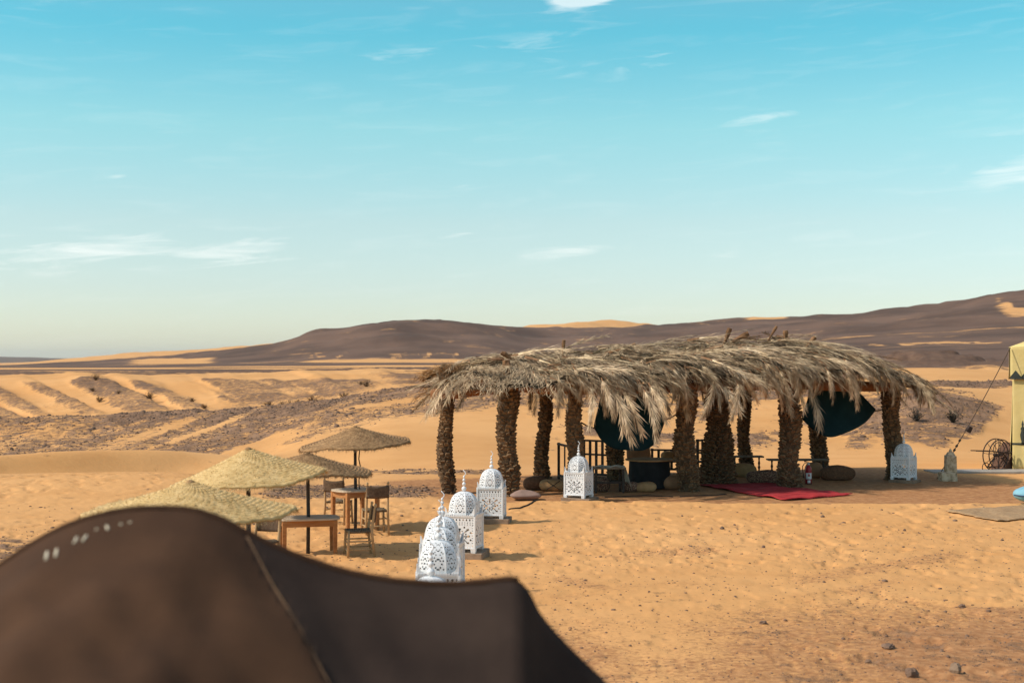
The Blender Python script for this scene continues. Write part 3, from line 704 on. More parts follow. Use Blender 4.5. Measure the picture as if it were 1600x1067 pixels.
FR = []
for k in range(7):
    V, T, nr = frond_arrays([2.1, 1.8, 2.3, 1.7, 2.0, 1.6, 1.9][k], [.30, .42, .25, .5, .38, .6, .45][k], 58, [.42, .5, .36, .55, .45, .5, .4][k], .6, 100+k)
    FR.append((V, T, nr))
HG = []
for k in range(5):
    V, T, nr = frond_arrays([1.25, 1.05, 1.45, 1.15, 1.3][k], [1.15, 1.3, 1.0, 1.4, 1.2][k], 64, [.36, .44, .30, .40, .36][k], 1.0, 200+k, butt=False)
    HG.append((V, T, nr))
def frond_mesh(name, A):
    V, T, nr = A
    me = bpy.data.meshes.new(name); me.from_pydata([tuple(v) for v in V], [], [tuple(t) for t in T]); me.update()
    me.materials.append(M['frond']); me.materials.append(M['butt']); me.materials.append(M['rachis'])
    me.polygons.foreach_set('material_index', [1 if i < 12 else (2 if i < nr else 0) for i in range(len(T))])
    return me
FRM = [frond_mesh('frond', A) for A in FR]; HGM = [frond_mesh('frond', A) for A in HG]

def frame(x, up):
    x = x.normalized(); y = up.cross(x); y.normalize(); z = x.cross(y)
    return Matrix((x, y, z)).transposed()
def surf_dir(a, b, h):
    """unit direction in the roof surface for plan heading h (a, b), and the normal"""
    e = .12; p = roof_p(a, b); t = (roof_p(a+h[0]*e, b+h[1]*e)-p).normalized()
    n = (roof_p(a+e, b)-p).cross(roof_p(a, b+e)-p).normalized()
    return t, n
placements = []   # (kind, index, matrix, weight for being an individual)
def place(kind, idx, pos, x, up, sc=1.0, roll=0.0, w=1.0):
    m = frame(x, up) @ Matrix.Rotation(roll, 3, 'X')
    m4 = m.to_4x4(); m4 = Matrix.Translation(pos) @ m4 @ Matrix.Scale(sc, 4); placements.append((kind, idx, m4, w))
rnd = random.Random(5)
# front slope in rising courses, butts up the slope
for (b0, n, jit, wgt) in [(-.55, 62, .3, 2), (.25, 60, .35, 2), (1.0, 60, .35, 2), (1.7, 54, .3, 2)]:
    for k in range(n):
        a = -1.2+(k+rnd.random())/n*11.7; b = b0+rnd.uniform(-jit, jit)
        if a < .3 and b < .5: b += 1.2
        if a > 11: b = RIDGE_B+(b-RIDGE_B)*.8
        skew = rnd.uniform(.25, 1.25) if a < 10 else rnd.uniform(.4, 1.5)
        if a < .2: skew = rnd.uniform(-1.6, .4)
        if rnd.random() < .10: skew = rnd.choice((-.8, 2.6))
        h = np.array([skew, -1.0]); h /= np.linalg.norm(h)
        t, nrm = surf_dir(a, b, h); t = (t+nrm*rnd.uniform(-.02, .07)).normalized()
        place('f', rnd.randrange(7), roof_p(a, b, rnd.uniform(-.02, .09)), t, nrm, rnd.uniform(.72, 1.12), rnd.uniform(-.4, .4), wgt)
# eave hangers
for k in range(230):
    a = .25+(k+rnd.random())/230*11.05; b = -1.15+rnd.uniform(-.45, .5)
    if a > 10.8: b = RIDGE_B+(b-RIDGE_B)*(1-.13*(a-10.8))
    h = np.array([rnd.uniform(-.3, 1.1) if a > .3 else rnd.uniform(-1, .3), -1.0]); h /= np.linalg.norm(h)
    t, nrm = surf_dir(a, b, h); t = (t+Vector((0, 0, -rnd.uniform(.0, .45)))).normalized()
    sc = rnd.uniform(.5, .85)
    if 2.6 < a < 4.2 and rnd.random() < .4: sc *= 1.35
    place('h', rnd.randrange(5), roof_p(a, b, rnd.uniform(.0, .08)), t, nrm, sc, rnd.uniform(-.7, .7), 2.2)
# the long tufts hanging in front of the first cloth
for (px, py, d, ln) in [(952, 600, 33.4, 1.15), (962, 604, 33.3, 1.2), (970, 606, 33.3, 1.15), (1002, 604, 33.4, 1.05), (1016, 598, 33.5, .85), (925, 600, 33.2, .85), (938, 590, 33.2, .8), (1110, 590, 34.2, .95), (1128, 600, 34.4, .9), (1148, 595, 34.5, .9), (1262, 605, 35.8, 1.0), (1240, 600, 35.7, .8), (1218, 600, 35.6, .75)]:
    for q in range(1):
        place('h', rnd.randrange(5), P(px+rnd.uniform(-3, 3), py, d), Vector((rnd.uniform(-.1, .16), -.9, -.35)), Vector((0, -.3, 1)), ln*1.05, rnd.uniform(-.6, .6), 3)
# left end: fronds arching out to the left and hanging
for (px, py, d, sk, dn, sc) in [(790, 560, 34.6, -1, -.10, 1.05), (782, 562, 34.8, -1, -.16, 1.0), (775, 566, 35.2, -1, -.22, .95), (768, 565, 35.6, -1, -.12, 1.0), (760, 570, 35.0, -1, -.35, .95), (750, 572, 35.8, -1, -.3, .9),
                            (738, 577, 35.2, -1, -.35, .95), (728, 582, 35.6, -1, -.42, .95), (718, 586, 35.3, -1, -.55, .9), (800, 556, 35.4, -1, -.05, .9), (740, 574, 36.2, -1, -.3, .9), (786, 566, 34.6, -1, -.3, .6), (720, 588, 34.9, -1, -.5, 1.0), (704, 592, 35.1, -1, -.6, .95), (700, 594, 35.4, -1, -.7, .85), (770, 566, 34.9, -1, -.25, .8)]:
    for q in range(2):
        place('f' if q < 1 else rnd.choice('fh'), rnd.randrange(5), P(px+rnd.uniform(-8, 8), py+rnd.uniform(-2, 3), d+rnd.uniform(-.2, .2)), Vector((sk, rnd.uniform(-.35, .2), dn+rnd.uniform(-.06, .1))), Vector((0, 0, 1)), sc*rnd.uniform(.55, .85), rnd.uniform(-.9, .9), 3)
# far (right) end
for k in range(34):
    a = 10.3+rnd.uniform(-.6, .8); b = RIDGE_B+rnd.uniform(-2.4, 1.6); h = np.array([1.0, rnd.uniform(-.75, .1)]); h /= np.linalg.norm(h)
    t, nrm = surf_dir(a, b, h); t = (t+Vector((0, 0, -.12))).normalized()
    place('f', rnd.randrange(7), roof_p(a, b, .03), t, nrm, rnd.uniform(.45, .7), rnd.uniform(-.8, .8), 2)
# ridge tufts and the back slope
for k in range(46):
    a = -1.0+k/46*12; b = RIDGE_B+rnd.uniform(.0, .9); h = np.array([rnd.choice((-1, 1))*rnd.uniform(.6, 1), rnd.uniform(-.5, .5)]); h /= np.linalg.norm(h)
    t, nrm = surf_dir(a, b, h); place('f', rnd.randrange(7), roof_p(a, b, .03), (t+nrm*rnd.uniform(0, .07)).normalized(), nrm, rnd.uniform(.55, .85), rnd.uniform(-.8, .8), .8)
for k in range(80):
    a = -1+rnd.random()*12; b = rnd.uniform(2.2, 3.6); t, nrm = surf_dir(a, b, np.array([.2, .98])); place('f', rnd.randrange(7), roof_p(a, b, .03), t, nrm, .8, rnd.uniform(-.5, .5), .05)
for k in range(26):
    a = -1+rnd.random()*12; place('h', rnd.randrange(5), roof_p(a, 4.2, -.05), (pav(0, 1, 0)-pav(0, 0, 0)+Vector((0, 0, -1.3))).normalized(), Vector((0, 1, .4)), .75, rnd.uniform(-.6, .6), .04)
order = sorted(range(len(placements)), key=lambda i: -placements[i][3]-rnd.random()*.9)
single = set(order[:298])
VV = []; TT = []; off = 0
for i, (kind, idx, m4, w) in enumerate(placements):
    if i in single:
        o = bpy.data.objects.new('frond', (FRM if kind == 'f' else HGM)[idx]); COL.objects.link(o)
        o.parent = pavilion; o.matrix_parent_inverse = pav_inv; o.matrix_basis = m4
    else:
        V, T, nr = (FR if kind == 'f' else HG)[idx]; A = np.array(m4)
        VV.append(V @ A[:3, :3].T+A[:3, 3]); TT.append(T+off); off += len(V)
# loose straw lying over the whole roof
n = 8000
aa = rng.uniform(-1.4, 11.3, n); bb = np.where(rng.random(n) < .8, rng.uniform(-1.9, 1.6, n), rng.uniform(1.6, 3.8, n))
blades = np.zeros((n, 5, 3))
for i in range(n):
    a, b = aa[i], bb[i]
    if a > 10.4: b = RIDGE_B+(b-RIDGE_B)*.8
    p = np.array(roof_p(a, b)); sk = rng.uniform(-.1, 1.5)*(1 if a > .5 else -1); h = np.array([sk, -1.0 if b < RIDGE_B+.3 else 1.0]); h /= np.linalg.norm(h)
    q = np.array(roof_p(a+h[0]*.2, b+h[1]*.2)); d = q-p; d /= np.linalg.norm(d); L = rng.uniform(.18, .5); w = rng.uniform(.006, .013)
    s = np.cross(d, [0, 0, 1]); s /= np.linalg.norm(s)+1e-6
    p = p+[0, 0, rng.uniform(-.05, .05)]; m1 = p+d*L*.5+[0, 0, rng.uniform(0, .06)]; tip = p+d*L+[0, 0, rng.uniform(-.06, .05)]
    blades[i] = [p+s*w*.5, p-s*w*.5, m1+s*w, m1-s*w, tip]
bt = np.array([(0, 1, 3), (0, 3, 2), (2, 3, 4)])[None]+(np.arange(n)*5)[:, None, None]
VV.append(blades.reshape(-1, 3)); TT.append(bt.reshape(-1, 3)+off)
th_o = np_mesh('thatch', np.concatenate(VV), None, np.concatenate(TT), M['thatch']); to_pav(th_o); tag(th_o, kind='stuff')
# cut butts sticking out of the ridge and slope
for (px, py, d, dx, dz, L, r) in [(880, 552, 36.2, .05, 1, .34, .05), (1133, 533, 37.0, .35, 1, .36, .07), (1150, 530, 37.2, .9, .45, .36, .075), (1203, 527, 37.6, .6, 1, .34, .04), (1228, 528, 37.8, -.1, 1, .2, .08), (1150, 584, 35.2, 1, .12, .5, .07), (1243, 571, 36.3, 1, -.05, .35, .05),
                             (792, 590, 33.95, -.05, 1, .42, .12), (968, 549, 36.0, 1, .5, .45, .04), (800, 560, 34.5, -.8, .45, .3, .06), (1062, 562, 35.6, -.7, -.7, .3, .06), (1262, 540, 37.5, .5, .6, .3, .07), (1100, 548, 36, 1, .25, .5, .045)]:
    mb = MB(); p = P(px, py, d); v = Vector((dx, -.1, dz)).normalized()
    mb.tube([p-v*L*.3, p+v*L*.2, p+v*L*.7, p+v*L], [r*.5, r*.7, r, r*.8], 7, wob=.2); to_pav(mb.build('frond_butt', M['butt'], None))
# dry fibre crown on the left corner post
mb = MB()
for k in range(260):
    a = rnd.random()*2*PI; p = Vector((PT[0].x+rnd.uniform(-.2, .35), PT[0].y+rnd.uniform(-.2, .2), 2.95+rnd.uniform(-.05, .05)))
    d = Vector((math.cos(a)*.7, math.sin(a)*.7, rnd.uniform(.1, 1))).normalized()*rnd.uniform(.12, .3); s = d.cross(Vector((0, 1, .3))).normalized()*.006
    mb.add([p-s, p+s, p+d], [(0, 1, 2)])
tag(to_pav(mb.build('fibre_tuft', M['straw_brown_fibre'])), kind='stuff')

# ------------------------------------------------------------------ white lanterns
def lantern_mask(nx, ny):
    """True where the sheet metal is cut through"""
    m = np.zeros((nx, ny), bool)
    for i in range(nx):
        for j in range(ny):
            x = (i+.5)/nx*2-1; y = (j+.5)/ny
            if abs(x) > .90: continue
            if .87 < y < .93 and (i % 5) in (1, 2): m[i, j] = True
            if .79 < y < .83 and (i % 4) == 1: m[i, j] = True
            yy = (y-.39)/.37
            if abs(yy) < 1 and abs(x) < .90:
                r = math.hypot(x, yy); a = math.atan2(yy, x)
                k = round(a/(PI/4))*PI/4; al = r*math.cos(a-k); ac = abs(r*math.sin(a-k))
                diag = abs(math.sin(2*k)) > .5; kr = .78 if diag else .60
                if .16 < al < kr and ac < .042: m[i, j] = True
                if math.hypot(al-kr, ac) < .088: m[i, j] = True
                if math.hypot(al-.42, ac-.135) < .045: m[i, j] = True
                k2 = (math.floor(a/(PI/4))+.5)*PI/4
                if math.hypot(r*math.cos(a-k2)-.80, r*math.sin(a-k2)) < .07: m[i, j] = True
                if (abs(x) > .80 and j % 4 == 1) or (abs(yy) > .92 and i % 4 == 1): m[i, j] = True
    return m
W = .245; BH = .52
def make_lantern():
    t = thing('lantern', 'x', 'lantern')
    nx, ny = 44, 52; mk = lantern_mask(nx, ny)
    mb = MB(); vid = {}
    def v(i, j):
        if (i, j) not in vid:
            vid[(i, j)] = len(mb.v); mb.v.append((-W+2*W*i/nx, 0, .06+BH*j/ny))
        return vid[(i, j)]
    for i in range(nx):
        for j in range(ny):
            if not mk[i, j]: mb.f.append((v(i, j), v(i+1, j), v(i+1, j+1), v(i, j+1)))
    first = None
    for k in range(4):
        if first is None: first = o = mb.build('side_panel', M['white_metal'], t, solid=.006, inner=M['inner_shade'])
        else: o = bpy.data.objects.new('side_panel', first.data); COL.objects.link(o); o.parent = t; q = o.modifiers.new('s', 'SOLIDIFY'); q.thickness = .006; q.offset = 0; q.material_offset = 1
        a = k*PI/2; o.rotation_euler = (0, 0, a); o.location = (math.sin(a)*W, -math.cos(a)*W, 0)
    fr = MB()
    for sx in (-1, 1):
        for sy in (-1, 1): fr.box((sx*(W+.002), sy*(W+.002), .06+BH/2), (.03, .03, BH+.004))
    for z in (.07, .06+BH):
        for sx in (-1, 1): fr.box((sx*(W+.004), 0, z), (.022, 2*W, .022)); fr.box((0, sx*(W+.004), z), (2*W, .022, .022))
    fr.build('frame', M['white_metal'], t, bevel=.003)
    bd = MB()
    for sx in (-1, 1):
        for k in range(15):
            c = -W+2*W*(k+.5)/15
            bd.box((c, sx*(W+.012), .06+BH+.018), (.018, .014, .022)); bd.box((sx*(W+.012), c, .06+BH+.018), (.014, .018, .022))
    bd.build('beading', M['white_metal'], t)
    for sx in (-1, 1):
        for sy in (-1, 1):
            ft = MB(); ft.box((sx*(W-.02), sy*(W-.02), .03), (.07, .07, .075), taper=1.25); ft.build('foot', M['white_metal'], t)
            sp = MB(); z0 = .06+BH
            for (dx, dy) in ((1, 0), (0, 1)):
                x, y = sx*W, sy*W; th = .005
                A = [(x, y, z0), (x-sx*.10*dx, y-sy*.10*dy, z0), (x-sx*.085*dx, y-sy*.085*dy, z0+.035), (x-sx*.045*dx, y-sy*.045*dy, z0+.055), (x-sx*.012*dx, y-sy*.012*dy, z0+.135), (x, y, z0+.145)]
                B = [(p[0]+sy*0+dy*sx*th, p[1]+dx*sy*th, p[2]) for p in A]
                n = len(A); sp.add(A+B, [tuple(range(n)), tuple(range(2*n-1, n-1, -1))]+[(i, (i+1) % n, n+(i+1) % n, n+i) for i in range(n)])
            sp.build('corner_spike', M['white_metal'], t)
    # perforated dome of eight gores
    dm = MB(); nu, nv = 80, 26; vid2 = {}
    def dp(i, j):
        if (i % nu, j) not in vid2:
            a = 2*PI*(i % nu)/nu+PI/8; s = j/nv
            prof = .240*(math.cos(s*PI/2)**.55); z = .06+BH+.012+.335*math.sin(s*PI/2)**.95+.035*s**4
            g = ((i % nu) % 10)/10; flat = math.cos(PI/8)/math.cos((g-.5)*PI/4)
            vid2[(i % nu, j)] = len(dm.v); rr = prof*(.85*flat+.15)+.006+.004*(g == 0); dm.v.append((rr*math.cos(a), rr*math.sin(a), z))
        return vid2[(i % nu, j)]
    for i in range(nu):
        for j in range(nv):
            g = i % 10; hole = False
            if 0 < g < 9 and 1 < j < nv-3:
                hole = (g in (2, 7) and j % 4 == 1) or (g in (4, 5) and j % 6 in (2,)) or (g in (3, 6) and j % 4 == 3) or (g in (1, 8) and j % 5 == 2) or (g in (4, 5) and j % 6 == 5 and (i//10) % 2 == 0)
            if not hole: dm.f.append((dp(i, j), dp(i+1, j), dp(i+1, j+1), dp(i, j+1)))
    dm.build('dome', M['white_metal'], t, solid=.005, inner=M['inner_shade'])
    # beaded finial with a hook
    zt = .06+BH+.375; fn = MB(); prof = [(.012, 0)]
    z = 0
    for r in (.042, .031, .025, .019):
        prof += [(.010, z+.012)]+[(r*math.sin(q*PI/6)+.008*(1-math.sin(q*PI/6)), z+.014+r*.85*(1-math.cos(q*PI/6))) for q in range(1, 6)]+[(.010, z+.016+r*1.72)]; z += r*1.72+.014
    fn.lathe(prof, 12, (0, 0, zt)); hk = [(0, 0, zt+z)]+[(.028*math.sin(q*.55)*(1 if q < 6 else .8), 0, zt+z+.014*q) for q in range(1, 8)]
    fn.tube(hk, [.007]*7+[.004], 6); fn.build('finial', M['white_metal'], t, True)
    bl = MB(); bl.tube([(0, 0, .06), (0, 0, .16)], .035, 10); bl.lathe([(.02, 0), (.055, .05), (.05, .1), (.01, .13)], 10, (0, 0, .16)); bl.build('bulb', M['label_white'], t, True)
    return t
lan = make_lantern()
LAN = [  # pixel x, distance, rotation, scale, label
    (904, 32.6, R(-27), .98, 'white pierced metal lantern directly in front of the palm shelter beside the cloth-covered table'),
    (768, 28.0, R(-7), 1.0, 'white pierced metal lantern on a dark slab beside the mauve pillow'),
    (725, 23.1, R(-14), 1.0, 'white pierced metal lantern, third from the shelter in the row'),
    (691, 19.45, R(-10), 1.0, 'white pierced metal lantern, fourth from the shelter in the row, mostly hidden'),
    (687, 18.2, R(4), 1.0, 'white pierced metal lantern, fifth from the shelter, overlapped in the row'),
    (685, 16.8, R(2), 1.0, 'white pierced metal lantern, largest in view of the row, before the tent edge'),
    (673, 14.1, R(-5), 1.0, 'white lantern nearest the camera, only its dome tip above the tent edge'),
    (1412, 37.5, R(-38), .98, 'white pierced metal lantern in shade against the rightmost palm post')]
for k, (px, d, rz, sc, lab) in enumerate(LAN):
    o = lan if k == 0 else copy_tree(lan)
    x = (px-800)/FPX*d; g = ground_z(x, d)
    zb = .10 if k < 7 else .07
    o.location = (x, d, g+zb); o.rotation_euler = (0, 0, rz); o.scale = (sc,)*3; tag(o, lab, 'lantern', 'white lanterns around the camp')
    mb = MB(); mb.box((0, 0, -.03), (.68, .64, .26 if k < 7 else .2), jit=.012)
    b = mb.build('stone_slab', M['stone'], None, bevel=.012); b.location = (x+.03, d, g); b.rotation_euler = (0, 0, rz+.05)
    tag(b, kind='thing'); tag(b, ['rough brown slab under the lantern in front of the shelter', 'dark slab under the second lantern, with a cable running to it', 'brown slab under the third lantern from the shelter', 'slab under the fourth lantern of the row', 'slab under the fifth lantern of the row', 'slab under the sixth lantern of the row, its corner showing', 'slab under the nearest lantern, behind the tent', 'low slab under the lantern by the rightmost palm post'][k], 'slab', 'slabs under the lanterns')

# ------------------------------------------------------------------ straw parasols
def parasol(px, d, z_top, rad, rise, straw, tilt, lab, pole_px=None, base_y=None, seed=0, rope=False, sag=.02):
    x = (px-800)/FPX*d; g = ground_z(x, d); rs = random.Random(seed)
    t = thing('straw_parasol', lab, 'parasol', (x, d, g), 0, 'straw parasols over the tables')
    ringamp = .013 if straw == 'straw' else .022; pm = MB(); pm.tube([(0, 0, -.3), (.01, 0, .6), (0, .01, 1.2), (0, 0, z_top-g-.05)], [.032, .031, .03, .028], 10); pm.build('pole', M['pole'], t, True)
    cm = MB(); rings = 19; nseg = 120; H0 = z_top-g
    prof = []
    for k in range(rings):
        r0 = rad*k/rings; r1 = rad*(k+1)/rings
        for q in range(4):
            s = (r0+(r1-r0)*q/4)/rad; prof.append((s, ringamp*math.sin(PI*q/4)))
    prof.append((1.0, 0)); prof.append((1.0, -.018)); prof.append((.985, -.028))
    nP = len(prof); low = [(s*.985, -.026) for s in (.9, .6, .3, .05)]
    allp = prof+low; vs = []
    ph = [rs.uniform(0, 6) for _ in range(4)]
    def pt(s, off, a):
        w = s*s*(.022*math.sin(3*a+ph[0])+.012*math.sin(5*a+ph[1])+.006*math.sin(11*a+ph[2]))
        rr = rad*s*(1+.018*math.sin(4*a+ph[3])*s)
        z = H0-rise*s**.92-sag*math.sin(PI*min(s, 1))*.6+off+w+.006*math.sin(a*40+s*50)
        X, Y = rr*math.cos(a), rr*math.sin(a)
        z += tilt[0]*X+tilt[1]*Y
        return (X, Y, z)
    for (s, off) in allp:
        for k in range(nseg):
            a = 2*PI*k/nseg; vs.append(pt(s, off+rs.uniform(-.003, .003), a))
    fs = [(i*nseg+k, i*nseg+(k+1) % nseg, (i+1)*nseg+(k+1) % nseg, (i+1)*nseg+k) for i in range(len(allp)-1) for k in range(nseg)]
    cm.add(vs, [f[::-1] for f in fs]); can = cm.build('canopy', M[straw], t, True)
    fm = MB()
    for k in range(4200):
        s = 1.0 if k < 2200 else math.sqrt(rs.random()); a = rs.random()*2*PI; p = Vector(pt(s, .012 if s < 1 else -.02, a))
        dr = Vector((math.cos(a), math.sin(a), 0)); tg = Vector((-dr.y, dr.x, 0))
        d3 = (dr*rs.uniform(.1, 1)+tg*rs.uniform(-1, 1)*(1.3 if s < 1 else .5)+Vector((0, 0, rs.uniform(-.15, .5) if s < 1 else rs.uniform(-.9, .25)))).normalized()*rs.uniform(.03, .09)*(1.0 if s == 1 else .8)
        w = d3.cross(Vector((.3, .2, 1))).normalized()*.0035
        fm.add([p-w, p+w, p+d3], [(0, 1, 2)])
    tag(fm.build('fringe', M[straw+'_fibre'], can), kind='stuff')
    cp = MB(); cp.lathe([(.05, -.02), (.05, .0), (.03, .018), (.01, .025)], 10, (0, 0, H0-.01)); cp.build('cap', M['straw_brown'], t, True)
    # ribs under the canopy
    for k in range(6):
        a = 2*PI*k/6+.4; p1 = Vector(pt(.08, -.06, a)); p2 = Vector(pt(.9, -.062, a)); rb = MB(); rb.tube([p1, (p1+p2)/2, p2], .011, 6); rb.build('rib', M['pole'], t)
    if rope:
        rp = MB(); rp.tube([(.09+.02*math.sin(q*1.7), -.03, H0-.22-q*.13) for q in range(10)], .012, 6); rp.build('rope', M['rope'], t)
    return t
parasol(555, 27.0, 1.93, 1.02, .34, 'straw_brown', (.06, .03), 'brown straw parasol standing highest, over the round-ended table with two chairs', seed=1, rope=True)
parasol(481, 23.6, 1.65, 1.03, .30, 'straw_brown', (-.03, .0), 'brown straw parasol half hidden behind the yellow one', seed=2)
parasol(388, 19.0, 2.02, 1.04, .40, 'straw', (.085, .04), 'yellow straw parasol in the middle of the group, peaked top', seed=3)
parasol(297, 14.3, 1.98, 1.04, .30, 'straw', (-.01, .0), 'yellow straw parasol nearest the camera, rising behind the dark tent', seed=4)

# ------------------------------------------------------------------ tables and chairs
def wood_table(px, d, rz, w, dp, h, lab, round_end):
    x = (px-800)/FPX*d; g = ground_z(x, d)
    t = thing('wooden_table', lab, 'table', (x, d, g-.01), rz)
    n = 26; out = []
    for k in range(n):
        a = 2*PI*k/n; c, s = math.cos(a), math.sin(a); e = round_end
        out.append(((w/2+.05)*math.copysign(abs(c)**e, c), (dp/2+.05)*math.copysign(abs(s)**e, s)))
    mb = MB(); mb.add([(p[0], p[1], h-.032) for p in out]+[(p[0], p[1], h) for p in out], [tuple(range(n-1, -1, -1)), tuple(range(n, 2*n))]+[(k, (k+1) % n, n+(k+1) % n, n+k) for k in range(n)])
    mb.build('table_top', M['wood_top'], t, bevel=.005)
    for (c, s) in (((0, -dp/2+.03), (w-.10, .025)), ((0, dp/2-.03), (w-.10, .025)), ((-w/2+.03, 0), (.025, dp-.10)), ((w/2-.03, 0), (.025, dp-.10))):
        a = MB(); a.box((c[0], c[1], h-.086), (s[0], s[1], .104)); a.build('apron', M['wood'], t, bevel=.003)
    for sx in (-1, 1):
        for sy in (-1, 1):
            l = MB(); l.box((sx*(w/2-.045), sy*(dp/2-.045), (h-.04)/2), (.062, .062, h-.04), taper=1.15); l.build('leg', M['wood'], t, bevel=.004)
    return t
wood_table(555, 27.0, R(38), .74, .62, .775, 'round-edged wooden table under the highest parasol, chairs on both sides', .62)
wood_table(482, 23.6, R(14), .92, .56, .62, 'low wooden table under the hidden brown parasol, nearest the tent', .5)

def chair(px, d, rz, lab, h=.95, sh=.45):
    x = (px-800)/FPX*d; g = ground_z(x, d)
    t = thing('wooden_chair', lab, 'chair', (x, d, g-.01), rz, 'chairs at the parasol tables')
    w = .20; dp = .19     # half sizes; the backrest is on +Y
    for sx in (-1, 1):
        l = MB(); l.tube([(sx*(w+.015), -dp-.01, 0), (sx*w, -dp, sh*.6), (sx*(w-.005), -dp+.01, sh+.015)], [.021, .023, .020], 9); l.build('leg', M['chair_wood'], t, True)
        b = MB(); b.tube([(sx*(w+.01), dp+.05, 0), (sx*w, dp, sh), (sx*(w-.005), dp+.045, h*.85), (sx*(w-.005), dp+.06, h-.05), (sx*(w-.005), dp+.064, h-.025), (sx*(w-.005), dp+.067, h)], [.020, .023, .021, .020, .026, .006], 9); b.build('back_post', M['chair_wood'], t, True)
    st = MB()
    for i in range(14):
        y = -dp-.015+(2*dp+.03)*(i+.5)/14
        pts = [(-w-.012, y, sh-.01), (-w*.6, y, sh+.012), (0, y, sh-.006), (w*.6, y, sh+.012), (w+.012, y, sh-.01)]
        st.tube(pts, .0155, 6)
    st.box((0, 0, sh-.018), (2*w, 2*dp, .02)); st.build('seat', M['seat_weave'], t, True)
    fr = MB()
    for k in range(9):
        p = Vector((random.uniform(-w, w), random.choice((-dp, dp)), sh-.02)); fr.tube([p, p+Vector((random.uniform(-.02, .02), 0, -random.uniform(.03, .08)))], [.004, .002], 4)
    tag(fr.build('loose_fibre', M['seat_weave'], t), kind='stuff')
    bk = MB(); bk.grid(lambda u, v: (-w-.012+(2*w+.024)*u, dp+.045+.016*v+.035*math.sin(PI*u), h-.30+.235*v-.018*math.sin(PI*u)*(.4+v)), 12, 6); bk.build('backrest', M['weave'], t, True, solid=.022)
    for z in (.13, .26):
        for (a, b2) in (((-w, -dp, z), (w, -dp, z)), ((-w, -dp, z+.03), (-w, dp+.03, z+.03)), ((w, -dp, z+.03), (w, dp+.03, z+.03))):
            r = MB(); r.tube([a, b2], .0125, 7); r.build('rung', M['chair_wood'], t, True)
    r = MB(); r.tube([(-w, dp+.035, .17), (w, dp+.035, .17)], .0125, 7); r.build('rung', M['chair_wood'], t, True)
    return t
chair(529, 27.9, R(165), 'wooden chair with sagging dark back behind the table under the highest parasol')
chair(586, 26.35, R(17)+PI, 'wooden chair seen from behind with wide brown sling back, right of the table', .99)
chair(560, 23.3, R(-76), 'wooden chair turned sideways with woven seat at the low table', .90)
chair(408, 21.5, R(163)+PI, 'wooden chair half hidden behind the nearest parasol and the tent', .88)

